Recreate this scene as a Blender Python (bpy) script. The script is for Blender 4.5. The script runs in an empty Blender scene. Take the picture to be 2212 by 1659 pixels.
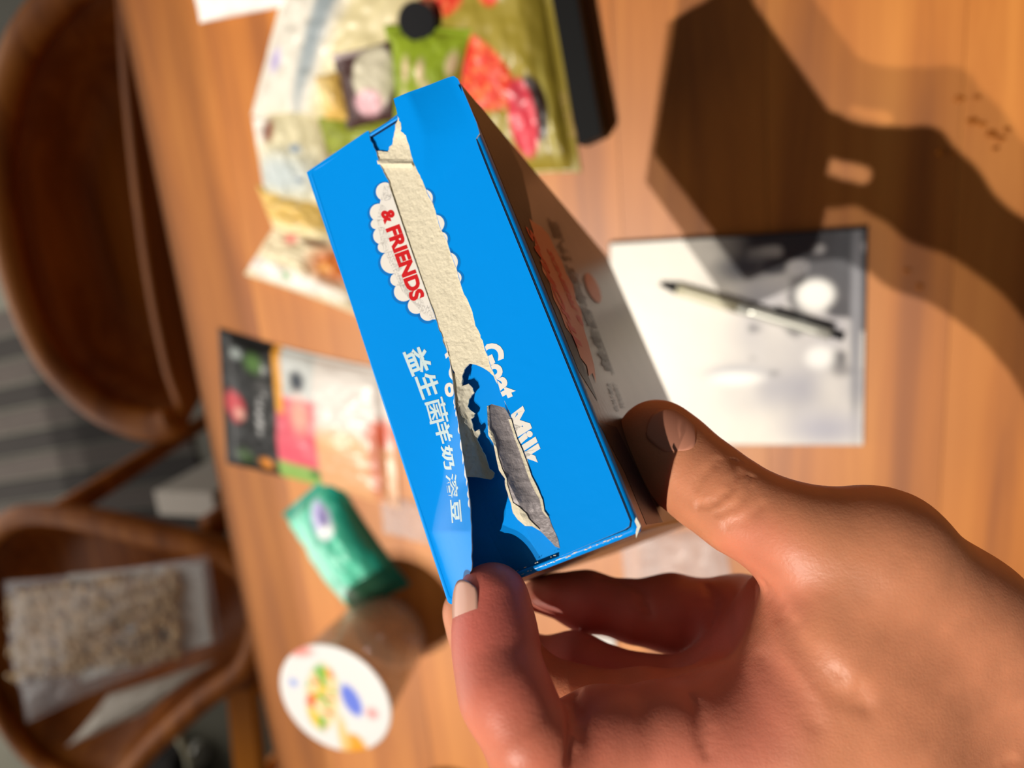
import bpy, bmesh, math, random
import numpy as np
from mathutils import Vector, Matrix
from mathutils.geometry import delaunay_2d_cdt

# ------------------------------------------------------------------ frame of the view
F, CX, CY = 1597.0, 1106.0, 829.5            # focal length and centre, photograph pixels
def unit(v): v = np.array(v, float); return v / np.linalg.norm(v)
N_ = unit((497, -461, F))                    # straight down, in camera axes (right, down, forward)
G_ = np.array((594, 6170, F)); G_ = unit(G_ - N_ * G_.dot(N_))   # along the table's grain
H_ = np.cross(G_, N_)
R = np.array([H_, -G_, -N_])                 # camera axes -> world axes
TAB = 0.74
C0 = np.array((0.0, 0.0, TAB + 0.55))
def W(c): return R @ np.asarray(c, float) + C0
def WV(a): return np.asarray(a, float) @ R.T + C0
def ray(px, py): return np.array(((px - CX) / F, (py - CY) / F, 1.0))
def P(px, py, z): return ray(px, py) * z     # camera-axes point at depth z
def at(px, py, z=TAB):
    d = R @ ray(px, py); return C0 + d * ((z - C0[2]) / d[2])
def onT(px, py, h=0.0): return at(px, py, TAB + h)

sc = bpy.context.scene
col = sc.collection
# ------------------------------------------------------------------ camera
cd = bpy.data.cameras.new('camera'); cam = bpy.data.objects.new('camera', cd); col.objects.link(cam)
cd.sensor_width = 36; cd.lens = 36 * F / 2212; cd.clip_start = 0.01; cd.clip_end = 50
rt, up, bk = R @ (1, 0, 0), R @ (0, -1, 0), R @ (0, 0, -1)
cam.matrix_world = Matrix([[rt[i], up[i], bk[i], C0[i]] for i in range(3)] + [[0, 0, 0, 1]])
cd.dof.use_dof = True; cd.dof.focus_distance = 0.182; cd.dof.aperture_fstop = 7.2
sc.camera = cam
# ------------------------------------------------------------------ light
world = bpy.data.worlds.new('world'); sc.world = world; world.use_nodes = True
bg = world.node_tree.nodes['Background']
bg.inputs[0].default_value = (1.0, 0.95, 0.92, 1); bg.inputs[1].default_value = 0.062
sd = bpy.data.lights.new('sun', 'SUN'); sun = bpy.data.objects.new('sun', sd); col.objects.link(sun)
sd.energy = 2.35; sd.color = (1.0, 0.93, 0.83); sd.angle = math.radians(0.6)
SD = unit(R @ np.array((0.44, -0.485, 0.755)))
sun.rotation_euler = Vector(-SD).to_track_quat('Z', 'Y').to_euler()
sun.location = Vector(-SD * 3 + np.array((0, 0, 1)))
# the double glazing throws a second, weaker image of the sun
s2 = bpy.data.lights.new('sun_reflected', 'SUN'); sun2 = bpy.data.objects.new('sun_reflected', s2); col.objects.link(sun2)
s2.energy = 1.3; s2.color = (1.0, 0.93, 0.83); s2.angle = math.radians(0.6)
SD2 = unit(SD + np.array((0.03, 0.085, 0)))
sun2.rotation_euler = Vector(-SD2).to_track_quat('Z', 'Y').to_euler(); sun2.location = Vector(-SD2 * 3 + np.array((0.2, 0, 1)))
# added fill light out of view, brightens the chairs and floor
wl = bpy.data.lights.new('chair_fill_light', 'AREA'); wo = bpy.data.objects.new('chair_fill_light', wl); col.objects.link(wo)
wl.shape = 'RECTANGLE'; wl.size = 2.6; wl.size_y = 1.9; wl.energy = 30; wl.color = (1.0, 0.95, 0.88)
wo.location = (-2.5, -0.3, 1.15); wo.rotation_euler = Vector((-1, 0, 0.12)).to_track_quat('Z', 'Y').to_euler()
vs = sc.view_settings; vs.view_transform = 'Standard'; vs.look = 'None'; vs.gamma = 1.0; vs.use_curve_mapping = False
vs.exposure = 0.06
sc.cycles.use_denoising = True
try: sc.cycles.sample_clamp_indirect = 4.0
except Exception: pass

# ------------------------------------------------------------------ helpers
def lin(c):
    c = np.asarray(c, float) / 255.0
    return np.where(c <= 0.04045, c / 12.92, ((c + 0.055) / 1.055) ** 2.4)
def L4(*c): return tuple(lin(c)) + (1.0,)
def nd(nt, t, **kw):
    n = nt.nodes.new(t)
    for k, v in kw.items():
        if k[0] == 'i' and k[1:].isdigit(): n.inputs[int(k[1:])].default_value = v
        else: setattr(n, k, v)
    return n
def pbr(name, base=(0.5, 0.5, 0.5, 1), rough=0.5, metal=0.0, coat=0.0, coat_rough=0.1, trans=0.0, alpha=1.0, spec=0.5,
        attr=None, bump=None, vary=None, sss=0.0, ior=1.45):
    m = bpy.data.materials.new(name); m.use_nodes = True; nt = m.node_tree
    b = nt.nodes['Principled BSDF']
    b.inputs['Base Color'].default_value = base; b.inputs['Roughness'].default_value = rough
    b.inputs['Metallic'].default_value = metal; b.inputs['Coat Weight'].default_value = coat
    b.inputs['Coat Roughness'].default_value = coat_rough; b.inputs['Transmission Weight'].default_value = trans
    b.inputs['Alpha'].default_value = alpha; b.inputs['Specular IOR Level'].default_value = spec
    b.inputs['IOR'].default_value = ior
    tc = nd(nt, 'ShaderNodeTexCoord')
    src = None
    if attr:
        a = nd(nt, 'ShaderNodeAttribute', attribute_name=attr); src = a.outputs['Color']
    if vary:   # (scale, amount)
        n = nd(nt, 'ShaderNodeTexNoise'); n.inputs['Scale'].default_value = vary[0]; n.inputs['Detail'].default_value = 5
        nt.links.new(tc.outputs['Object'], n.inputs['Vector'])
        mr = nd(nt, 'ShaderNodeMapRange'); mr.inputs['From Min'].default_value = 0.3; mr.inputs['From Max'].default_value = 0.7
        mr.inputs['To Min'].default_value = 1 - vary[1]; mr.inputs['To Max'].default_value = 1 + vary[1]
        nt.links.new(n.outputs['Fac'], mr.inputs['Value'])
        mx = nd(nt, 'ShaderNodeVectorMath', operation='SCALE')
        if src: nt.links.new(src, mx.inputs[0])
        else: mx.inputs[0].default_value = base[:3]
        nt.links.new(mr.outputs[0], mx.inputs['Scale']); src = mx.outputs[0]
    if src: nt.links.new(src, b.inputs['Base Color'])
    if bump:   # list of (scale, distance, detail)
        prev = None
        for s, dist, det in bump:
            n = nd(nt, 'ShaderNodeTexNoise'); n.inputs['Scale'].default_value = s; n.inputs['Detail'].default_value = det
            nt.links.new(tc.outputs['Object'], n.inputs['Vector'])
            bp = nd(nt, 'ShaderNodeBump'); bp.inputs['Distance'].default_value = dist; bp.inputs['Strength'].default_value = 1
            nt.links.new(n.outputs['Fac'], bp.inputs['Height'])
            if prev: nt.links.new(prev.outputs[0], bp.inputs['Normal'])
            prev = bp
        nt.links.new(prev.outputs[0], b.inputs['Normal'])
    if sss:
        b.inputs['Subsurface Weight'].default_value = sss
        b.inputs['Subsurface Radius'].default_value = (1.0, 0.35, 0.2); b.inputs['Subsurface Scale'].default_value = 0.004
    return m
def mesh(name, verts, faces, mat=None, parent=None, smooth=False, cols=None, mats=None, fmat=None):
    me = bpy.data.meshes.new(name)
    verts = np.asarray(verts, float)
    loc = np.zeros(3)
    if parent is None:
        loc = np.array([*(verts[:, :2].min(0) + verts[:, :2].max(0)) / 2, verts[:, 2].min()]); verts = verts - loc
    me.from_pydata([tuple(v) for v in verts], [], [tuple(int(i) for i in f) for f in faces]); me.update()
    o = bpy.data.objects.new(name, me); col.objects.link(o)
    if parent is None: o.location = loc
    for m in (mats or ([mat] if mat else [])): me.materials.append(m)
    if fmat is not None: me.polygons.foreach_set('material_index', list(fmat))
    if smooth: me.polygons.foreach_set('use_smooth', [True] * len(me.polygons))
    if cols is not None:
        a = me.color_attributes.new('Col', 'FLOAT_COLOR', 'POINT')
        c = np.ones((len(verts), 4), np.float32); c[:, :3] = cols
        a.data.foreach_set('color', c.ravel())
    if parent: adopt(o, parent)
    return o
def adopt(o, parent):
    o.parent = parent; o.matrix_parent_inverse = Matrix.Translation(-parent.location)
def tag(o, label=None, cat=None, group=None, kind=None):
    if label: o['label'] = label
    if cat: o['category'] = cat
    if group: o['group'] = group
    if kind: o['kind'] = kind
    return o
def thing(name, label, cat, loc, group=None):
    o = bpy.data.objects.new(name, None); col.objects.link(o); o.location = Vector(loc); o.empty_display_size = 0.02
    return tag(o, label, cat, group)
def recalc(o):
    bm = bmesh.new(); bm.from_mesh(o.data); bmesh.ops.recalc_face_normals(bm, faces=bm.faces); bm.to_mesh(o.data); bm.free()
    return o
def grid_faces(nu, nv, off=0, wrapu=False):
    f = []
    for i in range(nu if wrapu else nu - 1):
        for j in range(nv - 1):
            a = i * nv + j; b = ((i + 1) % nu) * nv + j
            f.append((a + off, b + off, b + 1 + off, a + 1 + off))
    return f
def box_vf(x0, x1, y0, y1, z0, z1, bev=0.0):
    bm = bmesh.new(); bmesh.ops.create_cube(bm, size=1)
    for v in bm.verts:
        v.co = Vector(((x0 + x1) / 2 + v.co.x * (x1 - x0), (y0 + y1) / 2 + v.co.y * (y1 - y0), (z0 + z1) / 2 + v.co.z * (z1 - z0)))
    if bev: bmesh.ops.bevel(bm, geom=list(bm.edges), offset=bev, segments=3, affect='EDGES', profile=0.5)
    v = [tuple(p.co) for p in bm.verts]; bm.verts.index_update(); f = [[p.index for p in q.verts] for q in bm.faces]; bm.free()
    return v, f
def tube_vf(pts, radii, n=16, cap=True, squash=None):
    """sweep a circle (or flattened circle, squash=(wide, tall)) along pts"""
    pts = np.asarray(pts, float); m = len(pts); V = []; Fc = []
    ref = np.array((0, 0, 1.0))
    for i in range(m):
        t = unit(pts[min(i + 1, m - 1)] - pts[max(i - 1, 0)])
        a = np.cross(t, ref)
        if np.linalg.norm(a) < 1e-3: a = np.cross(t, (1, 0, 0))
        a = unit(a); b = np.cross(a, t); r = radii[i] if hasattr(radii, '__len__') else radii
        sw, sh = squash or (1, 1)
        for k in range(n):
            th = 2 * math.pi * k / n
            V.append(pts[i] + r * (a * math.cos(th) * sw + b * math.sin(th) * sh))
    for i in range(m - 1):
        for k in range(n):
            Fc.append((i * n + k, i * n + (k + 1) % n, (i + 1) * n + (k + 1) % n, (i + 1) * n + k))
    if cap: Fc += [tuple(range(n))[::-1], tuple(range((m - 1) * n, m * n))]
    return V, Fc
def catmull(pts, per=8, closed=False):
    p = [np.asarray(q, float) for q in pts]; n = len(p); out = []
    for i in range(n if closed else n - 1):
        a, b, c, d = (p[(i - 1) % n], p[i], p[(i + 1) % n], p[(i + 2) % n]) if closed else (p[max(i - 1, 0)], p[i], p[i + 1], p[min(i + 2, n - 1)])
        for k in range(per):
            t = k / per
            out.append(0.5 * ((2 * b) + (c - a) * t + (2 * a - 5 * b + 4 * c - d) * t * t + (3 * b - a - 3 * c + d) * t ** 3))
    if not closed: out.append(p[-1])
    return np.array(out)
def vnoise(x, y, seed=0):
    rs = np.random.RandomState(seed); g = rs.rand(64, 64)
    x = np.asarray(x, float); y = np.asarray(y, float)
    xi = np.floor(x).astype(int); yi = np.floor(y).astype(int); fx = x - xi; fy = y - yi
    fx = fx * fx * (3 - 2 * fx); fy = fy * fy * (3 - 2 * fy)
    q = lambda a, b: g[a % 64, b % 64]
    return (q(xi, yi) * (1 - fx) + q(xi + 1, yi) * fx) * (1 - fy) + (q(xi, yi + 1) * (1 - fx) + q(xi + 1, yi + 1) * fx) * fy
def sstep(x, a, b):
    t = np.clip((np.asarray(x, float) - a) / (b - a), 0, 1); return t * t * (3 - 2 * t)
def blob(u, v, cu, cv, ru, rv, soft=0.25, ang=0.0):
    du, dv = u - cu, v - cv; ca, sa = math.cos(ang), math.sin(ang)
    d = np.sqrt(((du * ca + dv * sa) / ru) ** 2 + ((-du * sa + dv * ca) / rv) ** 2)
    return 1 - sstep(d, 1 - soft, 1 + soft)
def mixc(base, colr, m):
    return base * (1 - m[..., None]) + lin(colr) * m[..., None]
def font_vf(s, bold=0.02):
    c = bpy.data.curves.new('lettering', 'FONT'); c.body = s; c.offset = bold; c.resolution_u = 4
    o = bpy.data.objects.new('lettering', c); col.objects.link(o)
    dg = bpy.context.evaluated_depsgraph_get(); dg.update()
    m = o.evaluated_get(dg).to_mesh()
    v = np.array([tuple(p.co)[:2] for p in m.vertices]); f = [tuple(p.vertices) for p in m.polygons]
    o.evaluated_get(dg).to_mesh_clear(); bpy.data.objects.remove(o); bpy.data.curves.remove(c)
    return v, f
#@@LIGHTEND
# ------------------------------------------------------------------ materials
def wood_material(name, c1, c2, c3, scale=1.0, rough=0.5, coat=0.85, coat_rough=0.42, axis='Y'):
    m = pbr(name, rough=rough, coat=coat, coat_rough=coat_rough, spec=0.2); nt = m.node_tree; b = nt.nodes['Principled BSDF']
    tc = nd(nt, 'ShaderNodeTexCoord'); mp = nd(nt, 'ShaderNodeMapping')
    mp.inputs['Scale'].default_value = {'Y': (26 * scale, 1.6 * scale, 26 * scale), 'X': (1.6 * scale, 26 * scale, 26 * scale), 'Z': (26 * scale, 26 * scale, 1.6 * scale)}[axis]
    oi = nd(nt, 'ShaderNodeObjectInfo'); ad = nd(nt, 'ShaderNodeVectorMath', operation='ADD'); sc_ = nd(nt, 'ShaderNodeVectorMath', operation='SCALE')
    cmb = nd(nt, 'ShaderNodeCombineXYZ')
    nt.links.new(oi.outputs['Random'], cmb.inputs[0]); nt.links.new(oi.outputs['Random'], cmb.inputs[1]); nt.links.new(cmb.outputs[0], sc_.inputs[0]); sc_.inputs['Scale'].default_value = 9
    nt.links.new(tc.outputs['Object'], ad.inputs[0]); nt.links.new(sc_.outputs[0], ad.inputs[1]); nt.links.new(ad.outputs[0], mp.inputs[0])
    n1 = nd(nt, 'ShaderNodeTexNoise'); n1.inputs['Scale'].default_value = 1.0; n1.inputs['Detail'].default_value = 6; n1.inputs['Roughness'].default_value = 0.6; n1.inputs['Distortion'].default_value = 0.6
    nt.links.new(mp.outputs[0], n1.inputs['Vector'])
    cr = nd(nt, 'ShaderNodeValToRGB'); e = cr.color_ramp.elements
    e[0].position = 0.33; e[0].color = c1; e[1].position = 0.66; e[1].color = c3; x = cr.color_ramp.elements.new(0.5); x.color = c2
    nt.links.new(n1.outputs['Fac'], cr.inputs[0])
    n2 = nd(nt, 'ShaderNodeTexNoise'); n2.inputs['Scale'].default_value = 4.0 * scale; n2.inputs['Detail'].default_value = 2
    nt.links.new(ad.outputs[0], n2.inputs['Vector'])
    ml = nd(nt, 'ShaderNodeMath', operation='MULTIPLY_ADD', i1=0.5, i2=0.75); nt.links.new(n2.outputs['Fac'], ml.inputs[0])
    rn = nd(nt, 'ShaderNodeMath', operation='MULTIPLY_ADD', i1=0.16, i2=0.92); nt.links.new(oi.outputs['Random'], rn.inputs[0])
    mm = nd(nt, 'ShaderNodeMath', operation='MULTIPLY'); nt.links.new(ml.outputs[0], mm.inputs[0]); nt.links.new(rn.outputs[0], mm.inputs[1])
    vs_ = nd(nt, 'ShaderNodeVectorMath', operation='SCALE'); nt.links.new(cr.outputs[0], vs_.inputs[0]); nt.links.new(mm.outputs[0], vs_.inputs['Scale'])
    nt.links.new(vs_.outputs[0], b.inputs['Base Color'])
    bp = nd(nt, 'ShaderNodeBump'); bp.inputs['Distance'].default_value = 0.0003; bp.inputs['Strength'].default_value = 0.5
    nt.links.new(n1.outputs['Fac'], bp.inputs['Height']); nt.links.new(bp.outputs[0], b.inputs['Normal'])
    return m
M = {}
M['table'] = wood_material('table_wood', L4(152, 84, 22), L4(184, 108, 32), L4(202, 126, 46))
M['chair'] = wood_material('chair_wood', L4(138, 74, 18), L4(170, 96, 28), L4(196, 118, 40), coat=0.08)
M['floor'] = pbr('floor_stone', L4(84, 82, 70), 0.6, vary=(6, 0.15))
M['shade_cart_dark'] = pbr('shade_cart_charcoal', L4(38, 34, 32), 0.9, vary=(200, 0.3))  # stands in for shadow on the floor strips, plain colour on the cart
M['floor_strip_grey'] = pbr('floor_strip_grey', L4(70, 63, 59), 0.9, vary=(200, 0.3))
M['wall'] = pbr('wall_plaster', L4(205, 200, 190), 0.8, vary=(3, 0.05))
M['blue'] = pbr('printed_blue_card', (0.0, 0.31, 0.95, 1), 0.3, coat=0.08, coat_rough=0.14, spec=0.2, bump=[(260, 0.00006, 3)])
M['blue_in'] = pbr('blue_card_underneath', (0.0, 0.31, 0.95, 1), 0.45, spec=0.25)
M['core'] = pbr('raw_board_core', L4(232, 222, 196), 0.95, spec=0.1, vary=(900, 0.06), bump=[(1500, 0.0002, 5)])
M['card_edge'] = pbr('board_edge', L4(236, 230, 212), 0.9, spec=0.1, vary=(1500, 0.1))
M['card_back'] = pbr('board_back', L4(215, 208, 188), 0.9, spec=0.15, vary=(400, 0.05))
M['grey_ply'] = pbr('grey_laminate', L4(158, 150, 152), 0.5, metal=0.2, vary=(900, 0.14), bump=[(1500, 0.00016, 6)])
M['white_ink'] = pbr('white_ink', L4(245, 240, 232), 0.4)
M['pale_ink'] = pbr('pale_blue_ink', L4(214, 236, 240), 0.4)
M['red_ink'] = pbr('red_ink', L4(215, 30, 36), 0.4)
M['halo'] = pbr('dark_blue_ink', (0.0, 0.20, 0.66, 1), 0.36, coat=0.3, coat_rough=0.16)
M['seam'] = pbr('dark_seam', (0.0, 0.02, 0.06, 1), 0.8)
M['foil'] = pbr('silver_foil_print', L4(112, 105, 104), 0.33, metal=0.8, vary=(60, 0.15), bump=[(500, 0.00006, 4)])
M['foil_navy'] = pbr('navy_foil_print', L4(24, 26, 48), 0.35, metal=0.4, bump=[(500, 0.00006, 4)])
M['foil_peach'] = pbr('peach_foil_print', L4(215, 150, 120), 0.35, metal=0.3)
M['foil_red'] = pbr('red_foil_print', L4(205, 60, 40), 0.35, metal=0.3)
M['foil_dark'] = pbr('dark_foil_print', L4(60, 44, 52), 0.3, metal=0.5)
M['print'] = pbr('printed_film', rough=0.42, coat=0.12, coat_rough=0.2, attr='Col', bump=[(45, 0.0003, 2)])
M['matt_print'] = pbr('printed_paper', rough=0.6, attr='Col')
M['black_card'] = pbr('black_card', L4(8, 8, 9), 0.6, spec=0.15)
M['gold_ink'] = pbr('gold_ink', L4(120, 95, 40), 0.4, metal=0.3)
M['paper'] = pbr('white_paper', L4(238, 235, 230), 0.85, spec=0.2)
M['metal'] = pbr('pen_metal', L4(200, 200, 190), 0.28, metal=0.45)
M['cream_plastic'] = pbr('cream_plastic', L4(200, 194, 165), 0.3, coat=0.4)
M['black_plastic'] = pbr('black_plastic', L4(18, 18, 22), 0.35)
M['orange'] = pbr('orange_plastic', L4(235, 140, 20), 0.4)
M['film'] = pbr('clear_film', (0.95, 0.95, 0.97, 1), 0.2, alpha=0.2, coat=0.4, coat_rough=0.06, bump=[(30, 0.003, 3)])
M['cup'] = pbr('clear_cup', L4(214, 200, 190), 0.12, trans=0.0, alpha=0.22, coat=0.8, coat_rough=0.05)
M['jelly'] = pbr('jelly', L4(214, 178, 142), 0.25, coat=0.5, alpha=0.5, vary=(40, 0.25))
M['kernel'] = pbr('kernel', L4(226, 190, 140), 0.55, vary=(60, 0.3))
#@@STRUCTURE
# ------------------------------------------------------------------ the setting
v, f = box_vf(-2.6, 2.0, -2.6, 2.2, -0.05, 0.0); tag(mesh('floor', v, f, M['floor']), kind='structure')
xe0, xe1 = onT(240, 0), onT(585, 1659)                        # far edge of the table
XE = (xe0[0] + xe1[0]) / 2
# unseen slab added to keep the sun off everything past the table
SLAB_Z = 2.6; shift = SD[0] / -SD[2] * (SLAB_Z - TAB)
v, f = box_vf(XE - shift - 1.25, XE - shift - 0.012, -2.6, 2.2, SLAB_Z, SLAB_Z + 0.12); tag(mesh('sun_block_slab', v, f, M['wall']), kind='structure')
# ------------------------------------------------------------------ the table
table = thing('dining_table', 'orange-brown wooden dining table with rounded edge under the packets and pad', 'table', (0.25, 0, 0))
x = XE; k = 0; widths = [0.085, 0.11, 0.095, 0.12, 0.1, 0.115, 0.09, 0.12, 0.1, 0.11]
rs = random.Random(4)
for wdt in widths:
    first, last = k == 0, k == len(widths) - 1
    bm = bmesh.new(); bmesh.ops.create_cube(bm, size=1)
    for p in bm.verts: p.co = Vector(((p.co.x + 0.5) * (wdt - 0.0003), p.co.y * 1.5, (p.co.z - 0.5) * 0.028))
    def side(e, xx): return all(abs(q.co.x - xx) < 1e-5 for q in e.verts)
    if first: bmesh.ops.bevel(bm, geom=[e for e in bm.edges if side(e, 0) and abs(e.verts[0].co.z - e.verts[1].co.z) < 1e-5], offset=0.009, segments=5, affect='EDGES')
    if last: bmesh.ops.bevel(bm, geom=[e for e in bm.edges if side(e, wdt - 0.0003) and abs(e.verts[0].co.z - e.verts[1].co.z) < 1e-5], offset=0.009, segments=5, affect='EDGES')
    bm.verts.index_update()
    vv = [(p.co.x + x, p.co.y, p.co.z + TAB) for p in bm.verts]; ff = [[p.index for p in q.verts] for q in bm.faces]; bm.free()
    mesh('plank', vv, ff, M['table'], table); x += wdt; k += 1
for lx, ly in ((XE + 0.08, 0.68), (XE + 0.08, -0.68), (x - 0.08, 0.68), (x - 0.08, -0.68)):
    V, Fc = tube_vf([(lx, ly, 0), (lx, ly, 0.3), (lx, ly, TAB - 0.028)], [0.018, 0.024, 0.032], 16); mesh('leg', V, Fc, M['table'], table, smooth=True)
for a in ((XE + 0.09, x - 0.09, 0.66, 0.68), (XE + 0.09, x - 0.09, -0.68, -0.66), (XE + 0.07, XE + 0.09, -0.66, 0.66), (x - 0.09, x - 0.07, -0.66, 0.66)):
    v, f = box_vf(*a, TAB - 0.10, TAB - 0.029); mesh('apron', v, f, M['table'], table)
# knots and scuffs in the table top (marks of their own, darker wood)
# ------------------------------------------------------------------ chairs past the edge
def chair(label, ring_px, zr, zs, rim_r, skip, group=None):
    ring = catmull([at(px, py, zr) for px, py in ring_px], 8, closed=True); c = ring.mean(0)
    root = thing('chair', label, 'chair', (c[0], c[1], 0), group)
    V, Fc = [], []; n = len(ring); m = 10
    for j in range(m):
        t = j / (m - 1); sc_ = 1 - 0.97 * t; z = zs + (zr - zs) * (1 - min(1, t * 3.2)) ** 1.6 + 0.004 * t
        for p in ring: V.append((c[0] + (p[0] - c[0]) * (0.995 * sc_), c[1] + (p[1] - c[1]) * (0.995 * sc_), z))
    for j in range(m - 1):
        for i in range(n): Fc.append((j * n + i, j * n + (i + 1) % n, (j + 1) * n + (i + 1) % n, (j + 1) * n + i))
    Fc.append(tuple(range((m - 1) * n, m * n))[::-1])
    o = mesh('seat', V, Fc, M['chair'], root, smooth=True); md = o.modifiers.new('thick', 'SOLIDIFY'); md.thickness = 0.014; md.offset = 1
    pts = np.vstack([ring[8 * skip:], ring[:1]]); V, Fc = tube_vf(pts, rim_r, 12, cap=skip > 0, squash=(1.0, 0.7))
    mesh('rail', V, Fc, M['chair'], root, smooth=True)
    ext = (ring.max(0) - ring.min(0)) / 2
    for sx, sy in ((-.6, -.6), (-.6, .6), (.6, -.6), (.6, .6)):
        V, Fc = tube_vf([(c[0] + ext[0] * sx * 1.15, c[1] + ext[1] * sy * 1.15, 0), (c[0] + ext[0] * sx * 0.9, c[1] + ext[1] * sy * 0.9, zs - 0.005)], [0.013, 0.019], 12)
        mesh('leg', V, Fc, M['chair'], root, smooth=True)
    return root, c
chair1, cc1 = chair('brown wooden tub chair with a thick curved rim, upper one past the table edge', [(240, -60), (262, 180), (286, 420), (318, 640), (352, 800), (380, 905), (300, 915), (200, 868), (110, 775), (50, 650), (10, 500), (-5, 350), (10, 210), (50, 95), (110, 15), (180, -50)], 0.60, 0.50, 0.021, 5)
chair2, cc2 = chair('brown wooden chair with a curved arm rail, holding the bag of snacks', [(-40, 1190), (20, 1128), (90, 1112), (200, 1128), (330, 1160), (450, 1190), (530, 1235), (560, 1330), (530, 1440), (440, 1510), (340, 1600), (230, 1700), (90, 1650), (0, 1545), (-50, 1430), (-66, 1300)], 0.60, 0.52, 0.016, 0)
# ------------------------------------------------------------------ the torn carton
WD = unit((637, 234, F))                                     # into the carton
UD = np.array((2031, 5369, -F)); UD = unit(UD - WD * UD.dot(WD))   # along the long edge
VD = np.cross(UD, WD)                                        # across, towards the right edge
TR = P(985, 165, 0.200); LEN, WID, DEP = 0.129, 0.0515, 0.163
W0 = WD.dot(TR)
def FP(px, py, h=0.0):                                       # point of the front face under a pixel, raised by h
    d = ray(px, py); return d * ((W0 - h) / WD.dot(d))
V0 = VD.dot(TR)
def SP(px, py, h=0.0):                                       # the same for the right-hand side panel
    d = ray(px, py); return d * ((V0 + h) / VD.dot(d))
BX = lambda s, t, w: TR + UD * s - VD * t + WD * w           # carton coordinates in metres
xl = lambda y: 662 + (y - 372) * 318 / 938.0
TL_EDGE = [(797, 283), (799, 299), (806, 314), (812, 326), (817, 342), (822, 358), (828, 371), (839, 390), (843, 408), (850, 433), (855, 449), (861, 462), (871, 494), (879, 516), (886, 538), (897, 563), (904, 588), (913, 610), (919, 628), (926, 646), (940, 682), (947, 708), (955, 726), (957, 739), (964, 754), (970, 775), (974, 796), (978, 821), (983, 876), (989, 910), (993, 935), (998, 973), (1004, 1011), (1010, 1045), (1014, 1079), (1016, 1108), (1018, 1150), (1019, 1188), (1018, 1231), (1014, 1256), (1002, 1273), (985, 1294), (979, 1309)]
TR_EDGE = [(850, 213), (858, 245), (862, 256), (866, 270), (865, 283), (872, 288), (877, 294), (884, 315), (890, 340), (893, 350), (903, 372), (913, 391), (922, 415), (935, 440), (942, 462), (951, 494), (965, 520), (974, 549), (985, 578), (993, 606), (1001, 632), (1009, 646), (1020, 672), (1027, 704), (1038, 724), (1044, 741), (1054, 771), (1061, 796), (1073, 821), (1080, 847), (1094, 876), (1103, 897), (1111, 927), (1120, 952), (1132, 977), (1141, 1007), (1149, 1032), (1162, 1062), (1175, 1087), (1177, 1108), (1185, 1119), (1196, 1146), (1208, 1180)]
ex = lambda path, y: np.interp(y, [q[1] for q in path], [q[0] for q in path])
def lift_left(px, py):
    xc = np.interp(py, [700, 900, 1040, 1110, 1165, 1310], [975, 962, 952, 935, 925, 979])
    slope = 0.000155 * float(sstep(py, 740, 1080))
    xc = max(xc, xl(py) + 2); a = max(0.0, px - xc)
    return a * a / (a + 34.0) * slope * 1.35
def lift_right(px, py):
    # the upper corner stands proud, falling to nothing along the crease (930,420)-(1032,300)
    a = np.array((930.0, 425.0)); b = np.array((1036.0, 285.0)); d = unit(b - a); n = np.array((d[1], -d[0]))
    s = max(0.0, (np.array((px, py)) - a).dot(-n) if n.dot(np.array((850, 213)) - a) < 0 else (np.array((px, py)) - a).dot(n))
    g = max(0.0, (ex([(975, 165), (1027, 290)], py) - px)) / 130.0
    return 0.0042 * min(1.4, s / 150.0) * min(1.0, 0.15 + g) + 0.0004
def rag(path, amp, per=3, seed=1, y0=None):
    rs = np.random.RandomState(seed); out = []
    for (x0, y0_), (x1, y1) in zip(path[:-1], path[1:]):
        for k in range(per):
            t = k / per; j = rs.normal(0, amp) if k else 0
            out.append((x0 + (x1 - x0) * t + j, y0_ + (y1 - y0_) * t + j * 0.4))
    out.append(path[-1]); return out
def sheet(name, outline, mat_list, parent, hfn, place=None, grid=9.0, thick=0.00045, back=None, smooth=False):
    """a thin board cut to an outline, following the height function"""
    place = place or FP
    xs = [q[0] for q in outline]; ys = [q[1] for q in outline]; n = len(outline)
    pts = [Vector(q) for q in outline]
    gx = np.arange(min(xs) + 3, max(xs), grid); gy = np.arange(min(ys) + 3, max(ys), grid)
    for j, y in enumerate(gy):
        cr = []
        for i in range(n):
            (xa, ya), (xb, yb) = outline[i], outline[(i + 1) % n]
            if (ya > y) != (yb > y): cr.append(xa + (y - ya) * (xb - xa) / (yb - ya))
        cr.sort()
        for a, b in zip(cr[::2], cr[1::2]):
            for x in gx + (j % 2) * grid / 2:
                if a + 2.5 < x < b - 2.5: pts.append(Vector((x, y)))
    v, e, f, *_ = delaunay_2d_cdt(pts, [(i, (i + 1) % n) for i in range(n)], [], 1, 1e-4)
    V = [place(p.x, p.y, hfn(p.x, p.y)) for p in v]; nf = len(V)
    axis = WD if place is FP else -VD
    V2 = [q + axis * thick for q in V]
    fa = []
    for t in f:
        a, b, c = [V[i] for i in t]
        fa.append(tuple(t) if np.cross(b - a, c - a).dot(-axis) > 0 else tuple(reversed(t)))
    cnt = {}
    for t in fa:
        for i in range(3): cnt[(t[i], t[(i + 1) % 3])] = 1
    F2 = list(fa) + [tuple(i + nf for i in reversed(t)) for t in fa]
    fm = [0] * len(fa) + [1] * len(fa)
    for (i, j) in cnt:
        if (j, i) not in cnt: F2.append((j, i, i + nf, j + nf)); fm.append(2)
    o = mesh(name, WV(V + V2), F2, parent=parent, mats=[mat_list[0], mat_list[1], mat_list[-1]], fmat=fm, smooth=smooth)
    if smooth: o.data.set_sharp_from_angle(angle=math.radians(35))
    return o
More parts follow.
